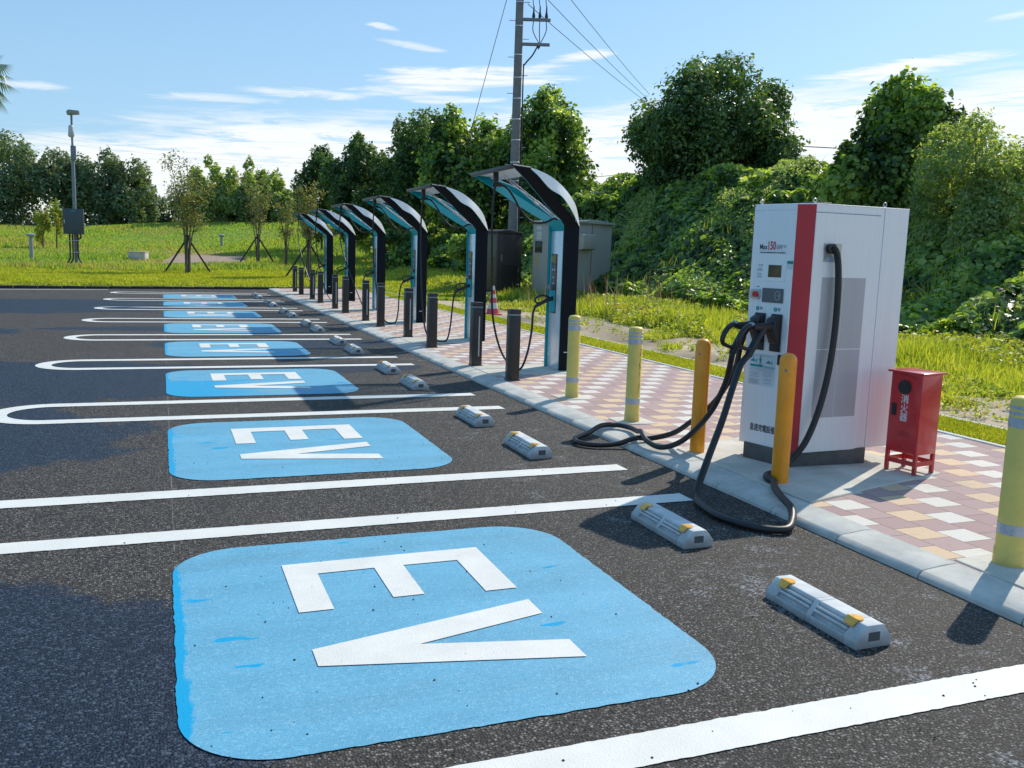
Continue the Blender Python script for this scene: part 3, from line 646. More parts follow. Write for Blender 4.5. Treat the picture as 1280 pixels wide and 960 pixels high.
for q in ((.098, .30), (.304, .508)): plate('grille', q[0], q[1], .43, .93, pm.m, .001, .002, 0, C_, uG, nG); plate('grille', q[0], q[1], .936, 1.452, pm.m, .001, .002, 0, C_, uG, nG)
plate('drip_trim', .0, .6, 1.904, 1.908, SEAM, .001, .002, 0, C_, uG, nG)

# ---- thick cables with plug handles
CAB = plain('black_rubber_cable', (.013, .013, .014), .45, var=.5, vscale=14, bump=.3)
def gun(root, u0, tilt):
    """plug handle hanging in a holster: nose, body, loop grip, strain relief (in the plane at right angles to the front)"""
    def q(n_, z, s=0.): return A_ + nF*n_ + uF*(u0+s) + Vector((0,0,z))
    wp(MB().tube([q(.045,1.085), q(.12,1.082)], .034, 14, 1).build('nose', BKP, smooth=True), root)
    wp(MB().tube([q(.10,1.083), q(.16,1.078), q(.23,1.08), q(.275,1.083)], lambda t: .036-.012*t, 14, 6).build('body', BKP, smooth=True), root)
    wp(MB().tube([q(.265,1.088), q(.325,1.086), q(.375,1.05), q(.408,.995), q(.40,.955), q(.36,.937), q(.315,.925), q(.285,.93)], lambda t: .0165+.003*sin(t*6), 12, 8).build('loop_grip', BKP, smooth=True), root)
    wp(MB().tube([q(.155,1.07), q(.19,1.03), q(.235,.97), q(.275,.915), q(.30,.875)], lambda t: .033-.007*t, 14, 6).build('strain_relief', BKP, smooth=True), root)
    wp(MB().cyl(q(.27,1.10), q(.30,1.104), .016, n=12).build('release_button', plain('blue_grey_button', (.25,.38,.45), .4)), root)
    return q(.295, .885)
c2 = empty('charging_cable', (3.9, 5.0, GZ)); tag(c2, 'thick black cable from the side inlet looping over the kerb to the nearer plug', 'charging cable')
g2 = gun(c2, .288, 0)
s0 = side_pt(.145, 1.655, .03)
wp(MB().tube([s0, side_pt(.165,1.64,.045), side_pt(.19,1.55,.05), side_pt(.205,1.35,.055), side_pt(.20,1.05,.06), side_pt(.16,.75,.07), side_pt(.085,.48,.08), side_pt(-.02,.27,.09), side_pt(-.13,.135,.07),
    Vector((4.06,5.16,.09)), Vector((3.90,5.10,.088)), Vector((3.835,5.02,.088)), Vector((3.82,4.92,.088)), Vector((3.73,4.80,.088)), Vector((3.60,4.55,.09)), Vector((3.52,4.36,.085)), Vector((3.435,4.235,.05)), Vector((3.31,4.14,.03)),
    Vector((3.16,4.24,.028)), Vector((3.09,4.48,.028)), Vector((3.13,4.75,.03)), Vector((3.20,4.88,.03)), Vector((3.236,4.938,.085)), Vector((3.347,5.013,.25)), Vector((3.544,5.166,.473)), Vector((3.70,5.30,.665)), Vector((3.83,5.405,.815)), g2], .0235, 14, 9).build('cable', CAB, smooth=True), c2)
wp(MB().cyl(side_pt(.145,1.655,-.0), side_pt(.145,1.655,.04), .036, n=18).build('inlet_gland', BKP), c2)
c1 = empty('charging_cable', (3.6, 6.3, GZ)); tag(c1, 'thick black cable coiled on the kerb left of the white charger', 'charging cable')
g1 = gun(c1, .134, 0)
wp(MB().tube([Vector((4.60,5.92,1.62)), Vector((4.60,6.02,1.60)), Vector((4.58,6.07,1.40)), Vector((4.48,6.07,1.2)), Vector((4.33,6.0,1.05)), Vector((4.20,5.93,.93)), Vector((4.14,5.91,.72)), Vector((4.08,5.96,.545)), Vector((3.99,5.96,.44)), Vector((3.94,6.03,.35)), Vector((3.90,6.13,.262)), Vector((3.846,6.275,.152)), Vector((3.72,6.41,.085)), Vector((3.60,6.45,.085)), Vector((3.44,6.47,.04)),
    Vector((3.26,6.52,.028)), Vector((3.175,6.64,.028)), Vector((3.22,6.80,.028)), Vector((3.40,6.93,.04)), Vector((3.56,7.0,.086)), Vector((3.70,6.99,.088)), Vector((3.755,6.85,.09)), Vector((3.72,6.65,.10)), Vector((3.655,6.46,.132)), Vector((3.60,6.27,.10)), Vector((3.62,6.08,.085)), Vector((3.737,5.995,.139)), Vector((3.822,5.886,.275)), Vector((3.868,5.792,.414)), Vector((3.889,5.73,.534)), Vector((3.905,5.67,.68)), g1+nF*.004+Vector((0,0,-.04)), g1], .0215, 14, 9).build('cable', CAB, smooth=True), c1)

# ---- fire extinguisher cabinet
RB = plain('red_enamel', (.56, .022, .026), .3, var=.12, coat=.5, dirt=(.2, .03, .03)); fb = empty('extinguisher_box', (5.01, 4.895, GZ+.012), radians(10)); tag(fb, 'red steel fire extinguisher box on legs beside the white charger', 'extinguisher box')
w, d, h = .225, .255, .725
MB().box((0, 0, .145), (w, d, h)).build('body', RB, fb, bevel=.004)
MB().box((-.022, -.022, h), (w+.022, d+.022, h+.016)).build('lid', RB, fb, bevel=.004)
MB().box((-.004, .012, .16), (0, d-.012, h-.012)).build('door', RB, fb, bevel=.002, seg=1)
for x0, y0 in ((0,0),(w-.026,0),(0,d-.026),(w-.026,d-.026)): MB().box((x0, y0, 0), (x0+.026, y0+.026, .146)).build('leg', RB, fb, bevel=.002, seg=1)
for a, b in (((.002,.02,.062),(.008,d-.02,.095)), ((w-.008,.02,.062),(w-.002,d-.02,.095)), ((.02,.002,.062),(w-.02,.008,.095)), ((.02,d-.008,.062),(w-.02,d-.002,.095))): MB().box(a, b).build('rail', RB, fb)
MB().cyl((-.0045, d*.53, .625), (-.012, d*.53, .625), .052, n=28).build('window', plain('dark_window', (.03, .032, .036), .15), fb)
MB().box((-.010, d-.065, .41), (-.004, d-.028, .50)).build('handle', BKP, fb, bevel=.002)
RX = Matrix(((0,0,-1,-.0048),(-1,0,0,0),(0,1,0,0),(0,0,0,1)))
def rt(s, y, z, size): return text_mesh('lettering', s, plain('white_print', (.7,.7,.72), .5), Matrix.Translation((0, y, z)) @ RX, size, fb, align='CENTER', bold=.0008, sx=.95)
for i, s in enumerate('消火器'): rt(s, d*.50, .535-i*.066, .068)
for i in range(3): MB().box((-.0052, .07, .30-i*.014), (-.0044, d-.09, .303-i*.014)).build('louvre', plain('dark_red', (.2,.01,.01), .5), fb)

# ---- canopy chargers
TEAL = plain('teal_panel', (.0, .36, .41), .55, var=.08, vscale=2, spec=.2); BLP = plain('black_panel', (.004, .008, .014), .6, var=.3, vscale=2, spec=.14); ALU = plain('brushed_front', (.70, .75, .79), .25, .35, var=.12, vscale=2)
SHW = plain('pale_shell', (.84, .86, .88), .4, var=.06, vscale=2); BAR = plain('grey_bar', (.035, .036, .04), .45)
gl = Mat('smoked_roof', .2); gl.color((.03,.035,.04)); t = gl.nt.nodes.new('ShaderNodeBsdfTransparent'); t.inputs[0].default_value = (.62,.66,.68,1); x = gl.nt.nodes.new('ShaderNodeMixShader'); x.inputs[0].default_value = .93
gl.nt.links.new(gl.b.outputs[0], x.inputs[1]); gl.nt.links.new(t.outputs[0], x.inputs[2]); gl.nt.links.new(x.outputs[0], gl.out.inputs[0])
CS = .85
def ny_(z): return -CS*max(0, z-1.87)
front = [(0,1.87),(-.08,1.94),(-.21,2.015),(-.42,2.16),(-.69,2.355),(-.86,2.465)]; tip = (-.95, 2.52); back = [(-.70,2.50),(-.34,2.255),(-.005,2.025),(.21,1.87)]
outer = [(-.70,2.50),(-.54,2.465),(-.31,2.375),(-.13,2.265),(.03,2.135),(.135,1.995),(.21,1.87)]; inner = [(-.005,2.03),(-.16,2.165),(-.36,2.27)]
def fin_build(root):
    # outward sloping shell strip: inboard along the roof line, down to the back edge of the arm
    def P_(x_, z_, dy): y_ = ny_(z_)+dy; return (x_+.36*dy, y_, z_+.06*dy)
    bk_ = [(-.70,2.50),(-.58,2.43),(-.46,2.345),(-.36,2.285),(-.19,2.215),(-.02,2.085),(.11,1.965),(.21,1.87)]
    ou = [(-.70,2.50),(-.60,2.48),(-.46,2.44),(-.31,2.375),(-.13,2.265),(.03,2.135),(.135,1.995),(.21,1.87)]; dd = [.0,.06,.11,.14,.15,.13,.08,.0]
    def smooth(L, m=4):
        Q = [np.array(L[0], float)*2-np.array(L[1], float)] + [np.array(q, float) for q in L] + [np.array(L[-1], float)*2-np.array(L[-2], float)]; o_ = []
        for i in range(1, len(Q)-2):
            for k in range(m):
                t = k/m; o_.append(.5*(2*Q[i] + (Q[i+1]-Q[i-1])*t + (2*Q[i-1]-5*Q[i]+4*Q[i+1]-Q[i+2])*t*t + (3*Q[i]-Q[i-1]-3*Q[i+1]+Q[i+2])*t**3))
        return o_ + [Q[-2]]
    bk_ = smooth(bk_); ou = smooth(ou); dd = [float(q[0]) for q in smooth([(q, 0) for q in dd])]
    for sgn in (0, 1):
        vs = []
        for (a, b), (c, d), e in zip(bk_, ou, dd):
            vs += [P_(a, b, -e-.003), P_(c, d, .0)]
        vs += [(x, y-.001, z-.012) for x, y, z in vs]
        if sgn: vs = [(x, .5-y, z) for x, y, z in vs]
        n = len(bk_); o = 2*n; f = [(2*i, 2*i+1, 2*i+3, 2*i+2) for i in range(n-1)]; f += [(a+o, b+o, c+o, d+o) for d, c, b, a in f] + [(2*i, 2*i+2, 2*i+2+o, 2*i+o) for i in range(n-1)] + [(2*i+1, 2*i+1+o, 2*i+3+o, 2*i+3) for i in range(n-1)]
        mb = MB(); mb.add(vs, f); mb.build('roof_fin', SHW, root, smooth=True)
        lv = [(x-.002, y+(-.003 if sgn else .003), z-.004) for x, y, z in vs[o:]]; ml = MB(); ml.add(lv, [(2*i, 2*i+1, 2*i+3, 2*i+2) for i in range(n-1)]); ml.build('fin_lining', TEAL, root)
def make_canopy():
    root = empty('canopy_charger')
    def side(name, poly, o0, o1, mat, bevel=.002):   # near and far copies of a plate between offsets o0..o1 inside the outer face
        for sgn in (0, 1):
            vs = []; n = len(poly)
            for o in (o0, o1):
                for (x_, z_) in poly: y_ = ny_(z_)+o; vs.append((x_, y_ if sgn == 0 else .5-y_, z_))
            mb = MB(); mb.add(vs, [tuple(range(n))[::-1], tuple(range(n, 2*n))] + [(i, (i+1)%n, n+(i+1)%n, n+i) for i in range(n)]); mb.build(name, mat, root)
    low = [(0,0),(0,1.87),(.21,1.87),(.21,0)]; up = front+[tip]+back
    side('side_panel', low, 0, .014, BLP); side('inner_lining', low, .0145, .03, TEAL)
    side('arm', up, 0, .014, BLP); side('arm_lining', up, .0145, .03, TEAL)
    fin_build(root)
    MB().box((.028, .031, 0), (.20, .469, 1.80)).build('column', ALU, root, bevel=.003)
    MB().poly_prism([(.04,.031,1.80),(.0,.031,1.87),(-.05,.02,1.93),(.0,.02,1.97),(.2,.031,1.87),(.2,.031,1.80)], (0,.44,0)).build('column_cap', TEAL, root)
    MB().box((.201, .02, 0), (.215, .48, 1.86)).build('rear_cover', BLP, root)
    sk_ = MB(); zz = [(-.93,2.525),(-.70,2.503),(-.545,2.468)]; vs = []
    for x_, z_ in zz: y_ = ny_(z_); vs += [(x_, y_+.01, z_), (x_, .49-y_, z_), (x_, y_+.01, z_-.012), (x_, .49-y_, z_-.012)]
    sk_.add(vs, [(4*i, 4*i+1, 4*i+5, 4*i+4) for i in range(2)] + [(4*i+2, 4*i+6, 4*i+7, 4*i+3) for i in range(2)] + [(0,2,3,1), (8,9,11,10), (0,4,6,2), (4,8,10,6), (1,3,7,5), (5,7,11,9)]); sk_.build('roof_sheet', SHW, root)
    gs = MB(); vs = []; gp = outer[1:]
    for x_, z_ in gp: y_ = ny_(z_); vs += [(x_, y_+.012, z_-.004), (x_, .488-y_, z_-.004)]
    gs.add(vs, [(2*i, 2*i+1, 2*i+3, 2*i+2) for i in range(len(gp)-1)]); gs.build('smoked_roof', gl.m, root)
    yt = ny_(2.5); MB().box((-.962, yt-.004, 2.478), (-.918, .40-yt, 2.527)).build('front_bar', BAR, root, bevel=.005)
    cp = MB(); vs = []
    for x_, z_ in ((-.94,2.531),(-.70,2.512)):
        for dy in (-.008, .05): vs.append((x_, ny_(z_)+dy, z_))
    for sgn in (0, 1): cp.add([(a, b if sgn == 0 else .5-b, c) for a, b, c in vs], [(0,1,3,2)])
    cp.build('edge_cap', SHW, root)
    for ys in (.06, .16): 
        MB().cyl((-.82, ys, 2.46), (-.02, ys+.04, 1.93), .006, n=8).build('stay_rod', STEEL, root, smooth=True)
        MB().cyl((-.36, ys+.023, 2.157), (-.30, ys+.026, 2.117), .014, n=10).build('stay_clamp', STEEL, root)
    mb = MB(); mb.box((-.86, .30, 2.39), (-.80, .35, 2.50)); mb.cyl((-.83, .325, 2.33), (-.83, .325, 2.42), .022, n=12); mb.cyl((-.87, .335, 2.345), (-.76, .31, 2.345), .026, n=12); mb.build('hose_hanger', BKP, root, bevel=.003)
    MB().box((.022, .245, .73), (.0305, .425, 1.505)).build('slot', BKP, root, bevel=.004)
    MB().box((.018, .262, 1.385), (.0225, .41, 1.485)).build('display', plain('olive_display', (.16, .13, .05), .2, var=.3), root)
    MB().box((.019, .255, 1.045), (.0228, .415, 1.36)).build('control_strip', plain('grey_strip', (.07, .08, .10), .4), root)
    MB().box((.0185, .255, .745), (.0227, .415, 1.03)).build('plug_recess', TEAL, root)
    for dy, z_ in ((.30,1.30),(.365,1.30),(.33,1.2),(.33,1.12)): MB().cyl((.019, dy, z_), (.014, dy, z_), .014, n=12).build('indicator', PAPER, root)
    MB().cyl((.02, .36, 1.07), (-.03, .36, 1.07), .035, n=16).build('plug_socket', plain('grey_socket', (.2,.21,.23), .4), root, bevel=.004)
    MB().box((.06, -.002, .235), (.13, -.0004, .247)).build('maker_plate', PAPER, root)
    # plug handle: ring grip and body
    q = [(-.02,.34,.93),(-.09,.345,.955),(-.17,.35,.95),(-.225,.35,.905),(-.20,.35,.86),(-.12,.345,.865)]
    MB().tube(q, .013, 10, 6).build('loop_grip', BKP, root, smooth=True)
    MB().tube([(.04,.335,.93),(-.05,.34,.90),(-.14,.345,.855),(-.22,.345,.81)], lambda t: .03-.010*t, 12, 4).build('plug_body', BKP, root, smooth=True)
    return root
can = make_canopy(); CX = [4.80, 4.92, 4.93, 4.93, 4.94, 4.97]; CY = [10.73, 14.6, 18.38, 22.16, 25.95, 29.75]
cans = []
hose_var = [((-.85,.36,1.9),(-.82,.40,1.3),(-.78,.44,.7),(-.66,.45,.25),(-.55,.30,.03),(-.50,.10,.02),(-.42,.08,.22),(-.32,.20,.50),(-.26,.32,.72)),
            ((-.86,.34,1.9),(-.86,.30,1.3),(-.85,.20,.6),(-.80,.08,.12),(-.66,-.12,.02),(-.52,-.15,.03),(-.42,-.02,.25),(-.34,.16,.5),(-.27,.30,.72)),
            ((-.86,.34,1.9),(-.86,.24,1.3),(-.84,.05,.7),(-.80,-.15,.2),(-.68,-.26,.03),(-.50,-.22,.02),(-.40,-.05,.25),(-.34,.14,.5),(-.27,.30,.72)),
            ((-.86,.34,1.9),(-.82,.10,1.4),(-.72,-.30,.9),(-.60,-.62,.45),(-.52,-.75,.2),(-.44,-.62,.10),(-.38,-.3,.28),(-.32,.05,.55),(-.27,.28,.74)),
            ((-.86,.34,1.9),(-.84,.15,1.3),(-.78,-.20,.7),(-.70,-.45,.3),(-.60,-.55,.10),(-.50,-.5,.06),(-.40,-.2,.28),(-.33,.1,.52),(-.27,.30,.74)),
            ((-.86,.34,1.9),(-.84,.0,1.4),(-.78,-.55,.9),(-.70,-.95,.5),(-.62,-1.1,.25),(-.54,-1.0,.12),(-.42,-.5,.3),(-.34,.0,.55),(-.27,.28,.74))]
clab = ['nearest teal lined canopy charger, in front of the beige cabinet', 'teal lined canopy charger just left of the traffic cone'] + [f'canopy charger with teal arm linings, {ORD[i]} of the row from the front' for i in (2, 3, 4)] + ['canopy charger with teal arm linings, last and smallest at the far end of the row']
for i in range(6):
    o = can if i == 0 else copy_tree(can); o.location = (CX[i], CY[i], GZ+.006); tag(o, clab[i], 'charger', 'canopy chargers in a row along the paving'); cans.append(o)
for i, o in enumerate(cans):
    MB().tube([(.03,.12,1.88),(-.02,.12,1.93),(-.09,.14,1.95),(-.20,.16,1.90),(-.36,.20,1.90),(-.50,.24,2.03),(-.60,.27,2.20),(-.68,.30,2.31),(-.76,.32,2.345),(-.83,.335,2.33)]+list(hose_var[i])+[(-.215,.345,.815)], .0145, 8, 6).build('hose', CAB, o, smooth=True)

# ---- traffic cone
cone = empty('traffic_cone', (7.56, 21.0, GZ)); tag(cone, 'pink and white traffic cone standing on the grass between the chargers', 'traffic cone')
CR = plain('faded_red_cone', (.62, .07, .10), .55, var=.2, vscale=15); CW = plain('cone_white', (.66, .64, .60), .5, var=.15, vscale=15)
MB().box((-.19,-.19,0), (.19,.19,.03)).build('base', CR, cone, bevel=.02)
zr = [(.03,.16,CR),(.15,.132,CW),(.29,.103,CR),(.41,.08,CW),(.50,.062,CR),(.60,.045,CW),(.70,.028,None)]
for (z0, r0, m_), (z1, r1, _) in zip(zr, zr[1:]): MB().lathe([(r0, z0), (r1, z1)], 24).build('band', m_, cone, smooth=False)

# ---- equipment cabinets behind
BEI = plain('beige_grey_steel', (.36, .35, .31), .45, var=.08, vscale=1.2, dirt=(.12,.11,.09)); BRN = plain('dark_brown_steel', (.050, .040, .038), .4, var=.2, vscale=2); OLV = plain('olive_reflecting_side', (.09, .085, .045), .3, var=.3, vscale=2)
def cabinet(name, Nn, ang, wy, wx, h, mat, label, z=0.):
    """near corner Nn; local +x runs to the right-hand side, +y back along the left-hand face"""
    return tag(empty(name, (Nn[0], Nn[1], z), ang), label, 'equipment cabinet')
gc = cabinet('equipment_cabinet', (12.35, 26.75), radians(24), 0, 0, 0, BEI, 'large beige grey steel cabinet with windows and a hood box', .05)
MB().box((0,0,.12), (1.85,1.85,2.55)).build('body', BEI, gc, bevel=.01)
MB().poly_prism([(-.10,-.10,2.53),(1.95,-.10,2.53),(1.95,-.10,2.58),(.9,-.10,2.66),(-.10,-.10,2.58)], (0,2.05,0)).build('roof', BEI, gc, bevel=.01)
MB().box((.02,.02,0), (1.83,1.83,.12)).build('plinth', PAD, gc)
for y0, y1 in ((.06,.90),(.94,1.79)): MB().box((-.02, y0, .2), (0, y1, 2.45)).build('door', BEI, gc, bevel=.005)
for a, b in (((-.028,1.40,1.55),(-.019,1.72,1.93)), ((-.028,.25,1.95),(-.019,.72,2.30))): MB().box(a, b).build('window', plain('meter_window', (.03,.03,.02), .12), gc, bevel=.01)
for a, b in (((-.024,1.45,2.30),(-.019,1.68,2.42)), ((-.024,1.45,1.98),(-.019,1.66,2.25))): MB().box(a, b).build('notice', plain('notice_white', (.55,.56,.55), .5), gc)
MB().poly_prism([(-.0262,1.52,2.07),(-.0262,1.60,2.07),(-.0262,1.56,2.16)], (.001,0,0)).build('warning_triangle', plain('warning_yellow', (.7,.5,.03), .5), gc)
MB().box((-.024,1.60,1.10), (-.019,1.67,1.50)).build('notice', plain('warning_strip', (.65,.36,.03), .5), gc)
for y_ in (.86, .985): MB().box((-.05, y_-.02, 1.2), (-.019, y_+.02, 1.42)).build('handle', STEEL, gc, bevel=.005)
MB().poly_prism([(.12,-.26,1.72),(.12,-.26,2.16),(.12,-.02,2.22),(.12,-.02,1.66)], (.62,0,0)).build('hood_box', BEI, gc, bevel=.01)
MB().box((.82,-.012,.15), (.84,.0,2.5)).build('panel_seam', plain('beige_seam', (.13,.125,.11), .6), gc)
for x_ in (.35,.8,1.2,1.7): MB().tube([(x_+.04*cos(a), .1, 2.66+.04*sin(a)+(.0 if x_ > .5 else 0)) for a in [2*pi*i/10 for i in range(11)]], .01, 6, 1).build('lifting_eye', STEEL, gc)
dc = cabinet('equipment_cabinet', (10.55, 29.0), radians(22), 0, 0, 0, BRN, 'dark brown ventilated steel cabinet beside the beige one, behind the chargers', .05)
MB().box((0,0,.18), (1.12,1.15,2.18)).build('body', BRN, dc, bevel=.01); MB().box((.02,.02,0), (1.10,1.12,.18)).build('plinth', PAD, dc)
MB().poly_prism([(-.05,-.05,2.17),(1.17,-.05,2.17),(1.17,-.05,2.2),(.5,-.05,2.29),(-.05,-.05,2.24)], (0,1.25,0)).build('roof', BRN, dc, bevel=.01)
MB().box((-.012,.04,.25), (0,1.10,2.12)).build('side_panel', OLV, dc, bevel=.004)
MB().box((.05,-.02,.28), (1.07,0,2.1)).build('door', BRN, dc, bevel=.006)
for i in range(12): MB().poly_prism([(.2,-.021,.36+i*.07),(.2,-.05,.345+i*.07),(.2,-.045,.335+i*.07),(.2,-.021,.34+i*.07)], (.78,0,0)).build('louvre', BRN, dc)
MB().box((.14,-.06,1.22), (.17,-.019,1.45)).build('handle', STEEL, dc); MB().box((-.018,.55,1.75), (-.011,.78,1.98)).build('notice', PAPER, dc); MB().box((.9,-.026,.42), (1.02,-.0205,.48)).build('notice', PAPER, dc)

# ================================================================== VEGETATION
KUD = leaf_mat('kudzu_leaf', [(.035,.075,.035), (.085,.16,.06), (.19,.31,.09), (.34,.48,.13), (.54,.64,.20)], .58, .36, ns=.55, na=2.6)  # kudzu and tree greens lifted towards blue, a haze veil put into the colour
TRL = leaf_mat('tree_leaf', [(.045,.09,.05), (.08,.15,.06), (.14,.24,.075), (.24,.36,.10)], .46, .42, na=1.6)
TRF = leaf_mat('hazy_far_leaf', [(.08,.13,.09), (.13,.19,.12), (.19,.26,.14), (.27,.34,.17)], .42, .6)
TRY = leaf_mat('airy_leaf', [(.17,.24,.13), (.28,.38,.18), (.40,.50,.22), (.46,.49,.25)], .6, .5)
TRB = leaf_mat('reddish_leaf', [(.10,.16,.07), (.18,.25,.10), (.28,.22,.12), (.26,.32,.13)], .5, .5)
YNG = leaf_mat('young_leaf', [(.16,.24,.04), (.30,.38,.06), (.44,.48,.08), (.40,.26,.10)], .5, .5)
GLAWN = leaf_mat('lawn_blade', [(.22,.25,.02), (.39,.42,.045), (.54,.54,.09)], .55, .6)
GTALL = leaf_mat('tall_grass_blade', [(.18,.24,.04), (.34,.42,.06), (.50,.53,.09), (.58,.52,.20)], .55, .6)
GMEAD = leaf_mat('meadow_blade', [(.16,.28,.06), (.27,.42,.08), (.36,.42,.12), (.40,.28,.18)], .58, .7, ns=.16, na=2.0)
bkm = Mat('bark', .9, spec=.2); p = bkm.pos('Object'); bkm.color(bkm.ramp(bkm.noise(bkm.scale(p, (1,1,.25)), 14, 7, .7), [(.3, (.06,.048,.038)), (.7, (.22,.18,.145))])); bkm.bump(bkm.noise(bkm.scale(p, (1,1,.25)), 20, 6), .6, .02); BARK = bkm.m
WOODS = plain('stake_wood', (.05,.042,.036), .9, var=.3, vscale=20)

def visible(X, Y, mpx=60):
    d = np.stack([X, Y, np.zeros_like(X)-.5], -1); z = d@np.array(FWD); u = 640+F_PX*(d@np.array(RIGHT))/z
    return (z > 1) & (u > -mpx) & (u < 1280+mpx)
def scatter(n, x0, x1, y0, y1, ref, keep):
    """random ground points, thinning with distance like the picture does"""
    out = []; got = 0
    while got < n:
        X = RNG.uniform(x0, x1, n*2); Y = RNG.uniform(y0, y1, n*2); D = np.hypot(X, Y)
        m = visible(X, Y) & (RNG.uniform(0, 1, n*2) < np.minimum(1, (ref/D)**1.6)) & keep(X, Y); out.append(np.stack([X[m], Y[m]], 1)); got += m.sum()
        if m.sum() < n*.004: break
    return np.concatenate(out)[:n]
# kudzu over the embankment
def vegz(X, Y): return H(X, Y) + .62 + .30*np.clip(lump(X+3, Y, .55), -1, 1) + .30*np.clip(lump(X, Y+9, 1.6), -.8, 1.3)*sstep(14, 16, X)
kz = lambda X, Y: (X + .7*lump(X, Y, 2.2) > 12.9)
pts = scatter(230000, 12.0, 25, 4, 72, 17, kz); X, Y = pts.T; D = np.hypot(X, Y)
ep = .15; gx = (vegz(X+ep, Y)-vegz(X-ep, Y))/(2*ep); gy = (vegz(X, Y+ep)-vegz(X, Y-ep))/(2*ep)
nor = np.stack([-gx, -gy, np.ones_like(gx)*.9], 1); nor /= np.linalg.norm(nor, axis=1, keepdims=True)
cen3 = np.stack([X, Y, vegz(X, Y)], 1) + nor*RNG.uniform(-.30, .05, (len(X), 1)); sz = np.clip(RNG.lognormal(-2.22, .42, len(X)), .04, .26)*np.clip(D/26, .95, 1.7)
tag(leaves_mesh('kudzu', cen3, nor, sz, KUD, 'round', jitter=.42), 'sprawling green kudzu vines covering the embankment behind the chargers', 'ground cover', kind='stuff')
# mixed small leaved shrubs and grassy shoots growing through the vines
pts = scatter(34000, 13.4, 24, 6, 60, 20, lambda X, Y: (lump(X+7, Y, .9) > .35)); X, Y = pts.T
tag(leaves_mesh('slope_shrubs', np.stack([X, Y, vegz(X, Y)+RNG.uniform(-.1, .42, len(X))*np.clip(lump(X+7, Y, .9), 0, 1.2)], 1), np.tile([[-.4,-.3,.8]], (len(X), 1)), RNG.uniform(.05, .11, len(X))*np.clip(np.hypot(X, Y)/24, 1, 1.8), TRY, 'leaf', jitter=.9), 'small leaved shrubs growing through the kudzu on the slope', 'shrubs', kind='stuff')
pts = scatter(1800, 13.2, 22, 6, 60, 18, lambda X, Y: (lump(X+2, Y, .7) > .5)); X, Y = pts.T
tag(blades_mesh('slope_grass', np.stack([X, Y, vegz(X, Y)-.25], 1), RNG.uniform(.3, .7, len(X)), RNG.uniform(.014, .024, len(X)), GTALL, .5), 'tufts of long grass standing out of the kudzu', 'grass', kind='stuff')
# hedge of taller shoots along the crest
pts = scatter(26000, 18.5, 23.5, 10, 60, 24, lambda X, Y: lump(X, Y, 1.3)+.55*lump(X, Y, 4) > -.15); X, Y = pts.T
top_ = np.clip(.35+.4*lump(X, Y, 1.3), .05, 1.0); z = H(X, Y)+.3+top_*RNG.uniform(0, 1, len(X))**.6*1.2
tag(leaves_mesh('crest_shrubs', np.stack([X, Y, z], 1), np.tile([[-.3,-.3,.8]], (len(X), 1)), RNG.uniform(.1, .24, len(X)), KUD, 'round', jitter=.7), 'leafy vine thicket along the top of the embankment', 'thicket', kind='stuff')
# tall yellow green grass at the foot of the slope
sandedge = lambda X, Y: X + .9*lump(X, Y, 1.1)
def tk(X, Y):
    lum = lump(X+20, Y, .5); a = (sandedge(X, Y) > 9.9) & (X < 15.5) & (H(X, Y) < .75); b = (sandedge(X, Y) > 8.6) & (sandedge(X, Y) <= 9.9) & (lum > .22); c = (Y > 27) & (X > 7.5) & (H(X, Y) < 1.0) & (Y < 34.5)
    inside = (X > 11.2) & (X < 14.2) & (Y > 26.8) & (Y < 29.2)
    return (a | b | c) & ~inside
pts = scatter(100000, 7.6, 16.5, 4, 60, 13, tk); X, Y = pts.T
hh = RNG.uniform(.16, .52, len(X))*(.7+.35*np.clip(lump(X, Y, .8), -1, 1))*sstep(9.2, 10.8, X)*.9+RNG.uniform(.05,.16,len(X)); 
tag(blades_mesh('tall_grass', np.stack([X, Y, H(X, Y)-.02], 1), hh, RNG.uniform(.012, .028, len(X))*np.clip(np.hypot(X, Y)/14, 1, 2.4), GTALL, .35), 'tall yellow green grass and weeds at the foot of the embankment', 'grass', kind='stuff')
# leafy weeds mixed in
pts = scatter(26000, 8, 15.5, 4, 45, 13, lambda X, Y: tk(X, Y) & (lump(X, Y+5, .6) > .1)); X, Y = pts.T
tag(leaves_mesh('weeds', np.stack([X, Y, H(X, Y)+RNG.uniform(.03, .4, len(X))*sstep(8.8, 10.5, X)+.03], 1), np.tile([[0,0,1.]], (len(X), 1)), RNG.uniform(.035, .09, len(X))*np.clip(np.hypot(X, Y)/14, 1, 2), YNG, 'leaf', jitter=.8), 'leafy yellow green weeds among the tall grass', 'weeds', kind='stuff')
# sparse seedlings on the bare soil
pts = scatter(210, 7.55, 10.3, 5, 26, 12, lambda X, Y: sandedge(X, Y) < 10.0); V_, N_, S_ = [], [], []
for x, y in pts:
    k = random.randint(8, 34); r = random.uniform(.05, .18); hgt = random.uniform(.05, .28)
    for _ in range(k): V_.append((x+random.gauss(0, r*.5), y+random.gauss(0, r*.5), H(x, y)+random.uniform(.01, hgt))); N_.append((0,0,1)); S_.append(random.uniform(.03, .07))
tag(leaves_mesh('seedlings', np.array(V_), np.array(N_, float), np.array(S_), YNG, 'leaf', jitter=.9), 'small weeds sprouting from the bare sandy soil', 'weeds', kind='stuff')
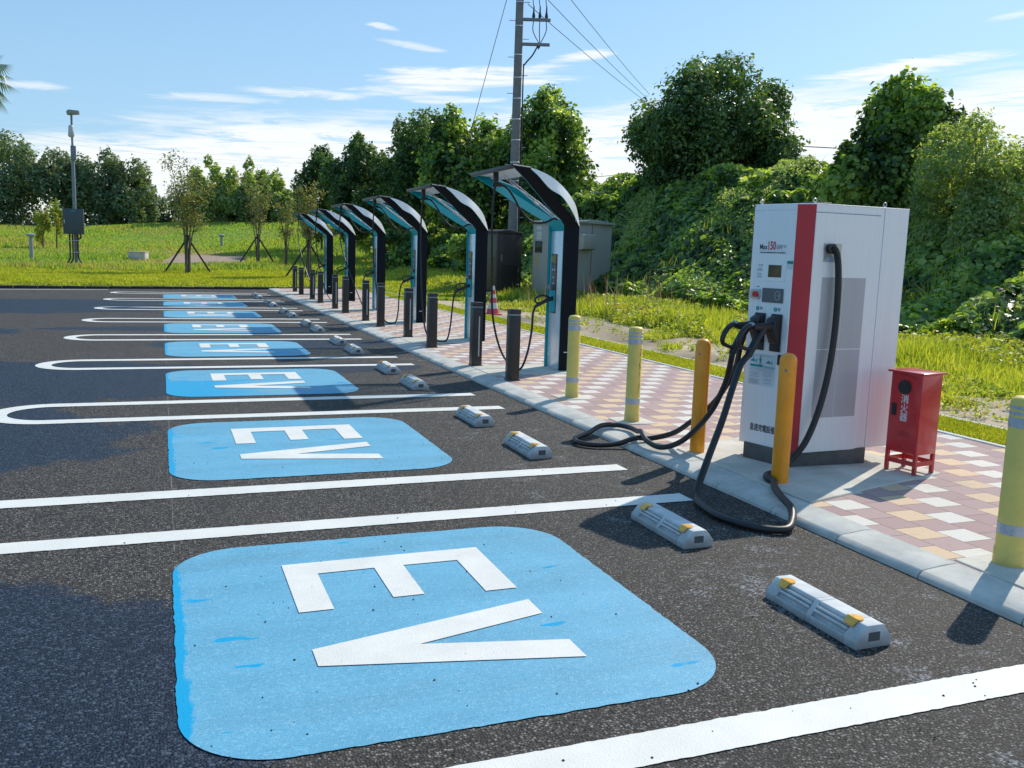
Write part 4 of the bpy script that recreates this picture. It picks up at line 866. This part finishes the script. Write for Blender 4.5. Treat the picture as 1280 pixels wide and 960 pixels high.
# dry seed stalks beside the beige cabinet
pts = np.stack([RNG.uniform(9.8, 13.8, 150), RNG.uniform(19, 26.2, 150)], 1); X, Y = pts.T
tag(blades_mesh('dry_stalks', np.stack([X, Y, H(X, Y)], 1), RNG.uniform(.5, 1.25, 150), RNG.uniform(.015, .028, 150), leaf_mat('dry_stalk', [(.28,.18,.10), (.42,.32,.18)], .3, .8, (1.1,1,.8)), .22), 'dry brown seed stalks in front of the beige cabinet', 'weeds', kind='stuff')
# short lawn in the strip and around the far edge
pts = scatter(60000, EX+.07, 7.34, 3.5, 34, 9, lambda X, Y: X > 0); X, Y = pts.T
tag(blades_mesh('strip_lawn', np.stack([X, Y, np.full(len(X), .052)], 1), RNG.uniform(.015, .045, len(X)), RNG.uniform(.004, .009, len(X))*np.clip(np.hypot(X, Y)/7, 1, 3.5), GLAWN, .5), 'narrow strip of short yellow green lawn along the paving', 'grass', kind='stuff')
eY = lambda X, Y: Y - (31.79 + (np.clip(X, -30, 12)+4.6)*.231)
pts = scatter(85000, -14, 13, 28, 48, 36, lambda X, Y: (eY(X, Y) > .12) & (eY(X, Y) < 10.5)); X, Y = pts.T
tag(blades_mesh('lawn', np.stack([X, Y, H(X, Y)-.01], 1), RNG.uniform(.03, .09, len(X)), RNG.uniform(.02, .045, len(X)), GLAWN, .5), 'bright yellow green mown lawn beyond the car park', 'grass', kind='stuff')
inpath = lambda X, Y: (np.abs(X-(2.3+.09*(Y-52))) < 2.0) & (np.abs(Y-53) < 4.6)
pts = scatter(90000, -26, 22, 36, 92, 50, lambda X, Y: (eY(X, Y) > 8.6+.8*lump(X, Y, 1.5)) & ~inpath(X, Y) & (H(X, Y) < 3.4)); X, Y = pts.T
tag(blades_mesh('meadow', np.stack([X, Y, H(X, Y)-.02], 1), RNG.uniform(.07, .25, len(X))*(1+.5*np.clip(lump(X, Y, 3), -.8, 1)), RNG.uniform(.03, .07, len(X))*np.clip(np.hypot(X, Y)/50, 1, 2), GMEAD, .4), 'rough meadow of green and brownish grass behind the lawn', 'grass', kind='stuff')

def tree(label, cx, ytop, ybot, hw, d, mat, n, size, tmpl='leaf', nb=22, dense=1., name='tree', group=None, flat=1., rb=(.30, .52), trunk=True, seed=None, cat='tree', limbs=6, skew=0., tw=.045):
    rnd = np.random.default_rng(seed if seed is not None else int(cx*7+ytop))
    c = at(cx, (ytop+ybot)/2, d); rx = hw*d/F_PX; rz = (ybot-ytop)/2*d/F_PX; c = np.array(c)
    gz_ = float(H(c[0], c[1])); root = empty(name, (c[0], c[1], gz_-.1)); tag(root, label, cat, group); loc = np.array(root.location)
    B = []; k = 0; n = int(n*1.15)
    while len(B) < nb and k < 4000:
        k += 1; q = rnd.uniform(-1, 1, 3)
        if np.linalg.norm(q) > 1: continue
        rr = rnd.uniform(*rb)*(1.0 - .25*max(0, q[2])); s_ = min(1., (1-rr*.55)/max(np.linalg.norm(q), 1e-3))
        q = q*s_; q[0] += skew*q[2]; B.append((q, rr))
    w_ = np.array([r*r for _, r in B]); ids = rnd.choice(len(B), n, p=w_/w_.sum()); Q = np.array([b[0] for b in B])[ids]; R_ = np.array([b[1] for b in B])[ids]
    v = rnd.normal(0, 1, (n, 3)); v /= np.linalg.norm(v, axis=1, keepdims=True)
    rad = R_*np.clip(1-np.abs(rnd.normal(0, .20, n)), .2, 1.25)*(1+.26*np.sin(v[:, 0]*7+ids)*np.sin(v[:, 2]*6+ids*2))
    rad = rad*(1+.14*np.sin(v[:, 0]*15+ids*3)*np.sin(v[:, 1]*13+ids)*np.sin(v[:, 2]*14)); out = rnd.uniform(0, 1, n) < .16; rad = np.where(out, rad*rnd.uniform(1.0, 1.22, n), rad)
    Pn = Q + v*rad[:, None]; Wp = np.stack([Pn[:, 0]*rx, Pn[:, 1]*rx*flat, Pn[:, 2]*rz], 1) + c - loc
    nn = v*.9 + np.array([0, 0, .5])
    leaves_mesh('crown', Wp, nn, rnd.uniform(.65, 1.35, n)*size, mat, tmpl, root, jitter=.65)
    if trunk:
        tb = MB(); h_ = c[2]-loc[2]; r0 = max(.05, rx*tw)
        tb.tube([(0,0,0), (rnd.normal(0,.05)*rx, 0, h_*.5), (rnd.normal(0,.08)*rx, 0, h_), (0, 0, h_+rz*.6)], lambda t: r0*(1-.75*t), 9, 5)
        for i in range(limbs):
            q = B[i % len(B)][0]; e_ = Vector((q[0]*rx, q[1]*rx*flat, h_+q[2]*rz)); st = Vector((0, 0, h_*.55+(i/limbs)*rz*.5)); mid = st.lerp(e_, .5)+Vector((0, 0, -.1*rz))
            tb.tube([st, mid, e_], lambda t: r0*.45*(1-.8*t), 6, 4)
        tb.build('trunk', BARK, root, smooth=True)
    return root
G1 = 'trees on and behind the embankment'; G2 = 'trees beyond the meadow'
tree('large round dark green tree on the embankment, right of the utility pole', 893, 80, 262, 98, 36, TRL, 46000, .17, nb=80, rb=(.22,.36), group=G1, seed=5)
tree('kudzu draped tree with large bright leaves, tallest on the right', 1130, 102, 300, 72, 25, KUD, 22000, .15, 'round', 44, group=G1, rb=(.26,.42), skew=.15)
tree('low kudzu covered tree to the left of the tallest right hand tree', 1076, 150, 305, 54, 25.5, KUD, 14000, .15, 'round', 22, group=G1, rb=(.3,.45))
tree('feathery yellow green tree at the right edge of the photo', 1222, 150, 335, 80, 21.5, TRY, 26000, .10, 'leaf', 30, group=G1, rb=(.26,.42))
tree('kudzu wrapped tree directly behind the utility pole', 680, 118, 285, 58, 46, KUD, 19000, .19, 'round', 44, group=G1, rb=(.26,.42))
tree('bright kudzu wrapped tree between the dark trees and the pole', 582, 142, 300, 52, 47, KUD, 17000, .20, 'round', 38, group=G1, rb=(.28,.42))
tree('tall dark tree with a pointed top behind the canopy chargers', 522, 128, 300, 46, 53, TRL, 20000, .22, nb=44, rb=(.22,.38), group=G1)
tree('small olive tree peeping out left of the utility pole', 610, 160, 280, 32, 54, TRF, 8000, .22, nb=20, group=G1)
tree('mid green tree, second to the left of the pointed dark tree', 440, 169, 296, 38, 57, TRL, 15000, .22, nb=34, rb=(.22,.38), group=G1)
tree('dark tree filling the gap left of the pointed dark tree', 480, 182, 300, 42, 56, TRL, 14000, .22, nb=30, rb=(.22,.38), group=G1)
tree('dark tree at the left end of the dense tree group', 402, 181, 296, 32, 60, TRL, 11000, .22, nb=28, rb=(.22,.38), group=G1)
for cx, yt, yb, hw, lab in ((14, 166, 288, 40, 'tall loose tree at the left edge behind the meadow'), (68, 196, 288, 36, 'dark tree behind the two columnar saplings'), (123, 192, 284, 32, 'dark bushy tree just right of the camera pole'), (162, 204, 284, 31, 'round dark tree, right end of the left hand tree group')):
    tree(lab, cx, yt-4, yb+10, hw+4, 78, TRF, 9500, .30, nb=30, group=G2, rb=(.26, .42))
for cx, yt, yb, hw, sk, lab in ((262, 192, 290, 24, -.2, 'airy grey green tree behind the front staked sapling'), (322, 188, 292, 26, .35, 'airy tree leaning right with gaps showing the sky'), (292, 205, 292, 24, .0, 'airy tree in the middle of the thin trees'), (350, 235, 292, 24, .0, 'low airy tree right of the leaning one')):
    tree(lab, cx, yt, yb+4, hw+6, 76, TRY, 7500, .30, nb=34, rb=(.16, .30), group=G2, skew=sk, tw=.03)
for cx, yt, yb, hw, d_, lab in ((218, 240, 290, 34, 84, 'low dark shrub behind the front staked sapling'), (300, 255, 292, 46, 84, 'wide dark shrub under the airy trees'), (372, 240, 294, 36, 80, 'shrub left of the far canopy chargers')):
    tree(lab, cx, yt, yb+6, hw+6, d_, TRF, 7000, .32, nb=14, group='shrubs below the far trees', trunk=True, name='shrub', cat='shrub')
for i in range(9):
    cx = 725+i*32; tree('leafy vine mound on the crest, %s counting rightward from the pole' % (ORD+['ninth'])[i], cx, 238-i*1.2+random.uniform(-6, 6), 290, 26, 40-i*1.6, KUD, 2600, .18, 'round', 8, group='vine mounds on the crest', name='vine_mound', cat='vine mound', limbs=3, rb=(.35,.5))
tree('kudzu mound lit from the right behind the second canopy charger', 588, 292, 350, 34, 34, KUD, 6000, .13, 'round', 10, group='vine mounds on the slope', name='vine_mound', cat='vine mound', limbs=3)
tree('dark kudzu mound behind the third canopy charger', 500, 290, 345, 42, 46, KUD, 6000, .18, 'round', 12, group='vine mounds on the slope', name='vine_mound', cat='vine mound', limbs=3)

def thin_tree(label, px, pbase, ptop, hw, d, mat, n, lsize, stakes=True, stems=4, name='sapling', group='saplings on the lawn'):
    b = at(px, pbase, d); g_ = float(H(b.x, b.y)); root = empty(name, (b.x, b.y, g_)); tag(root, label, 'sapling', group)
    h = (pbase-ptop)*d/F_PX + (b.z-g_); w = hw*d/F_PX; st = MB(); P_ = []; rnd = random.Random(int(px))
    for s in range(stems):
        a = 2*pi*s/stems+rnd.random(); lean = rnd.uniform(.25, .85)*w; top_ = Vector((lean*cos(a), lean*sin(a), h*rnd.uniform(.72, 1))); 
        base = Vector((rnd.gauss(0,.06), rnd.gauss(0,.06), 0)); m1 = base.lerp(top_, .45)*1.0; m1.x *= .55; m1.y *= .55
        st.tube([base, m1, top_], lambda t: .035*(1-.8*t)*(h/4), 7, 6)
        for k in range(9):
            t = rnd.uniform(.28, .98); p0 = m1.lerp(top_, (t-.28)/.7) if t > .28 else m1; a2 = rnd.uniform(0, 2*pi); L = rnd.uniform(.18, .5)*w*(1.15-t*.5)
            p1 = p0+Vector((L*cos(a2), L*sin(a2), L*rnd.uniform(.3, 1.1))); st.tube([p0, p0.lerp(p1, .5)+Vector((0,0,-.04)), p1], lambda t: .011*(h/4)*(1-.7*t), 5, 3)
            for _ in range(max(1, n//(stems*9))): q = rnd.random()**.6; P_.append(p0.lerp(p1, q)+Vector((rnd.gauss(0,.10*w), rnd.gauss(0,.10*w), rnd.gauss(0,.09*w))))
    st.build('trunk', BARK, root, smooth=True); Pn = np.array([tuple(q) for q in P_])
    leaves_mesh('crown', Pn, np.tile([[0,0,1.]], (len(Pn), 1)), RNG.uniform(.6, 1.3, len(Pn))*lsize, mat, 'leaf', root, jitter=.9)
    if stakes:
        for a in (2.8, .3, 4.6):
            e_ = Vector((1.0*cos(a), .9*sin(a), -.05)); s2 = MB(); s2.tube([e_, Vector((-.06*cos(a), -.06*sin(a), 1.55))], .038, 8, 1); s2.build('stake', WOODS, root, smooth=True)
    return root
thin_tree('staked sapling with reddish green leaves, largest on the lawn', 235, 331, 196, 44, 38, TRB, 3200, .105, stems=7)
thin_tree('staked sapling with bare brown twigs right of the path', 322, 314, 222, 28, 46, TRB, 1300, .11, stems=6)
thin_tree('multi stemmed brownish sapling beside the last canopy charger', 386, 335, 215, 28, 38, TRB, 2000, .105, stems=8)
thin_tree('twiggy sapling left of the last canopy charger', 358, 322, 238, 20, 44, TRB, 900, .11, stems=6, stakes=False)
for px, pb, pt, lab in ((53, 309, 258, 'narrow sapling with orange tipped leaves, left one of two'), (70, 308, 252, 'narrow yellow green sapling, right one of two')):
    tree(lab, px, pt, pb-4, 10, 50, YNG, 1500, .12, nb=10, name='columnar_sapling', group='narrow saplings on the meadow', cat='sapling', limbs=2, tw=.06)

# palm standing just outside the frame on the left
FAN = leaf_mat('palm_frond', [(.03,.07,.04), (.06,.13,.05), (.12,.18,.06)], .3, .4)
pc_ = at(-34, 96, 24); pr_ = empty('palm_tree', (pc_.x, pc_.y, 0)); tag(pr_, 'fan palm whose spiky frond tips reach in at the upper left', 'palm')
MB().tube([(0,0,-.2), (.05,0,2.5), (0,0,pc_.z-.1)], lambda t: .17-.04*t, 12, 6).build('trunk', BARK, pr_, smooth=True)
for k in range(30):
    a = k*2.4; el_ = radians(78-k*4.2); L = 1.0; d0 = Vector((cos(a)*cos(el_), sin(a)*cos(el_), sin(el_))); s0_ = Vector((0,0,pc_.z)); hub = s0_ + d0*.55
    fm = MB(); fm.tube([s0_, hub], .012, 5, 1); sd = d0.orthogonal().normalized() if abs(d0.z) > .98 else d0.cross(Vector((0,0,1))).normalized(); nrm = sd.cross(d0)
    for j in range(-9, 10):
        th = j*.155; dirv = (d0*cos(th) + sd*sin(th)).normalized(); tipv = hub + dirv*(.62-.02*abs(j)) + Vector((0,0,-.10-.008*abs(j)*abs(j)*.3)); m_ = hub+dirv*.34; wv = nrm.cross(dirv)*.022
        fm.add([hub, m_-wv, tipv, m_+wv], [(0,1,2,3)])
    fm.build('frond', FAN, pr_)

# ================================================================== POLES, LAMPS, WIRES
pole_c = plain('pole_concrete', (.20, .20, .195), .85, var=.2, vscale=3, bump=.3); WIRE = plain('wire_black', (.02, .022, .025), .5); PGR = plain('painted_grey_pole', (.17,.20,.23), .45, var=.15)
D0 = 33.; b0 = at(641, 283, D0); ub = Vector((b0.x, b0.y, float(H(b0.x, b0.y)))); up_ = empty('utility_pole', ub); tag(up_, 'tall grey concrete utility pole with crossarms and a transformer', 'utility pole')
MB().lathe([(.185, -.3), (.12, 13.4)], 20).build('pole', pole_c, up_, smooth=True)
def uz(py): return at(645, py, D0).z - ub.z
for py in (14, 42, 76, 103, 128, 153, 178, 205, 228): z = uz(py); r = .187-.0049*z; MB().lathe([(r, z), (r+.006, z+.005), (r+.006, z+.04), (r, z+.045)], 20).build('band', STEEL, up_, smooth=True)
for py in (33, 62):
    z = uz(py); MB().box((.10,-.05,z-.05), (1.10,.05,z+.05)).build('crossarm', plain('galvanised_arm', (.22,.23,.24), .5, .3), up_, bevel=.008)
    up_.rotation_euler.z = -YAW
for i, x in enumerate((.50,.72,.95)):
    z = uz(33); MB().lathe([(.045,.05),(.06,.12),(.03,.26),(.02,.46)], 10, (x,0,z)).build('insulator', WIRE, up_, smooth=True)
    MB().tube([(x,0,z+.4),(x-.06,0,z+.75),(x-.14-.03*i,0,z+1.15)], .014, 6, 4).build('lead', WIRE, up_); MB().lathe([(.03,0),(.055,.05),(.05,.14),(.02,.2)], 10, (x-.14-.03*i,0,z+.98)).build('insulator', WIRE, up_, smooth=True)
    MB().tube([(x,0,z-.05),(x,0,z-.4),(.74,0,z-.85),(.70,0,z-1.0)], .016, 6, 5).build('lead', WIRE, up_)
MB().tube([(.70,0,uz(33)-.95),(.68,0,uz(62)-.05),(.50,0,uz(75)),(.24,0,uz(86)),(.20,-.06,uz(95)),(.21,-.06,uz(180)),(.22,-.06,.5)], .026, 8, 5).build('riser_cable', WIRE, up_, smooth=True)
MB().lathe([(.05,0),(.27,.05),(.27,.85),(.22,.92),(.02,.95)], 24, (.48,0,uz(6))).build('transformer', plain('transformer_grey', (.16,.18,.19), .5), up_, smooth=True)
for k in range(16): z = 2.2+k*.62; a = 1 if k % 2 else -1; MB().cyl((a*.14,0,z), (a*.36,0,z), .012, n=6).build('step_bolt', STEEL, up_)
def wire(label, a, b, sag, r=.012, group=None):
    a, b = Vector(a), Vector(b); m_ = empty('overhead_wire', a); pts = [a.lerp(b, t/20)+Vector((0,0,-sag*4*(t/20)*(1-t/20))) for t in range(21)]
    o = MB().tube([q-a for q in pts], r, 5, 1).build('overhead_wire', WIRE, smooth=True, loc=a); bpy.data.objects.remove(m_); return tag(o, label, 'wire', group)
GW = 'thin wires around the utility pole'
wire('slanting guy wire running down left of the utility pole', at(636, -10, 33), at(543, 330, 36), 0, .012, GW)
wire('overhead wire leaving the pole top, lowest of the three on the right', at(660, 5, 33), at(806, 126, 62), .1, .014, GW)
wire('overhead wire leaving the pole top, middle of the three on the right', at(668, -18, 33), at(808, 122, 62), .1, .014, GW)
wire('overhead wire leaving the pole top, highest of the three on the right', at(700, -18, 34), at(812, 118, 62), .1, .014, GW)
wire('faint high wire crossing the left sky, upper of two', at(-20, 158, 120), at(430, 199, 130)  , 1.0, .007, 'faint wires in the left sky'); wire('faint high wire crossing the left sky, lower of two', at(-20, 164, 120), at(430, 205, 130)  , 1.0, .007, 'faint wires in the left sky')
wire('short wire segment visible between the two right hand trees', at(985, 182, 60), at(1060, 186, 60), .0, .03, GW); wire('wire low in the sky between the pole tree and the round tree', at(715, 224, 70), at(800, 216, 70), .0, .02, GW)

# control pole with box
cbp = at(96, 335, 40); gz_ = float(H(cbp.x, cbp.y)); cp_ = empty('camera_pole', (cbp.x, cbp.y, gz_), -.05); tag(cp_, 'slim grey pole with a camera head and a dark control box on the lawn', 'pole')
k_ = 40/F_PX; zt = (335-150)*k_
MB().lathe([(.075,-.2),(.072,zt*.78),(.045,zt*.79),(.045,zt)], 14).build('pole', PGR, cp_, smooth=True)
MB().box((-.45,-.28,1.34), (.37,-.08,2.43)).build('control_box', plain('control_box_blue_grey', (.045,.07,.09), .45), cp_, bevel=.012)
MB().box((-.12,-.286,2.31), (.05,-.279,2.35)).build('box_label', TEAI, cp_); MB().box((-.41,-.30,1.80), (-.37,-.279,1.95)).build('box_handle', STEEL, cp_)
for pts in ([(-.22,-.15,1.36),(-.22,-.15,.5),(-.25,-.16,.25),(-.45,-.2,-.1)], [(.10,-.15,1.36),(.10,-.15,.5),(.14,-.16,.25),(.38,-.2,-.1)], [(-.10,-.17,1.36),(-.10,-.17,.5),(-.14,-.17,.2),(-.40,-.3,-.1)], [(.2,-.15,1.36),(.23,-.15,1.2),(.10,-.15,1.12)]): MB().tube(pts, .035, 8, 5).build('conduit', WIRE, cp_, smooth=True)
for z in (.55, 1.05): MB().box((-.28,-.2,z), (.2,-.1,z+.025)).build('bracket', STEEL, cp_)
MB().lathe([(.09,0),(.13,.06),(.11,.25),(.10,.45),(.07,.5)], 16, (-.02,-.1,zt-1.05)).build('dome_camera', plain('camera_white', (.45,.47,.5), .4), cp_, smooth=True)
MB().box((-.07,-.12,zt-2.0), (.14,.06,zt-1.4)).build('junction_box', PGR, cp_, bevel=.02); MB().poly_prism([(-.16,-.16,zt-.12),(.32,-.16,zt-.06),(.32,-.16,zt+.08),(-.10,-.16,zt+.10),(-.18,-.16,zt+.02)], (0,.3,0)).build('camera_head', plain('camera_head_grey', (.25,.27,.26), .4), cp_, bevel=.02)
LBM = plain('lamp_bollard_grey', (.30,.33,.34), .5)
for px, pb, pt, d_, lab in ((40, 331, 292, 42, 'grey mushroom topped garden lamp at the left of the lawn, nearest'), (277, 309, 293, 60, 'small garden lamp in the meadow under the airy trees'), (81, 292, 279, 74, 'distant garden lamp left of the control box')):
    q = at(px, pb, d_); g_ = float(H(q.x, q.y)); h_ = (pb-pt)*d_/F_PX + q.z-g_; lb = empty('garden_lamp', (q.x, q.y, g_)); tag(lb, lab, 'garden lamp', 'garden lamps')
    MB().lathe([(.09,-.1),(.085,h_-.18)], 16).build('post', LBM, lb, smooth=True); MB().lathe([(.08,h_-.18),(.19,h_-.12),(.20,h_-.05),(.12,h_)], 16).build('lamp_head', LBM, lb, smooth=True)
q = at(173, 322, 46); g_ = float(H(q.x, q.y)); mh = empty('utility_box', (q.x, q.y, g_), -.3); tag(mh, 'low pale concrete utility box lying in the meadow', 'utility box')
MB().box((-.42,-.3,-.1), (.42,.3,.36)).build('body', PAD, mh, bevel=.02); MB().box((-.44,-.32,.36), (.44,.32,.42)).build('lid', CONC, mh, bevel=.01)

# small stones, bits of leaf and grit lying on the tarmac and paint
n_ = 520; V_ = []; I_ = []; o_ = 0
gx_ = np.concatenate([RNG.uniform(-.6, 3.5, 300), RNG.uniform(-4, 3.5, 120), RNG.normal(3.42, .06, 100)]); gy_ = np.concatenate([RNG.uniform(1.6, 7, 300), RNG.uniform(2, 20, 120), RNG.uniform(1.5, 16, 100)])
mb = MB()
for x, y in zip(gx_, gy_):
    r_ = RNG.uniform(.0025, .0065); pts = [(x+r_*RNG.uniform(.6, 1.2)*cos(a), y+r_*RNG.uniform(.6, 1.2)*sin(a), .005) for a in (0, 1.2, 2.5, 3.7, 5)]; k_ = len(mb.v)
    mb.v += pts + [(x+RNG.normal(0, .001), y, .005+r_*.9)]; mb.f += [(k_+i, k_+(i+1) % 5, k_+5) for i in range(5)]
tag(mb.build('grit', plain('dark_grit', (.06, .05, .04), .9, var=.5, vscale=30)), 'dark grit and bits of debris scattered over the markings', 'grit', kind='stuff')
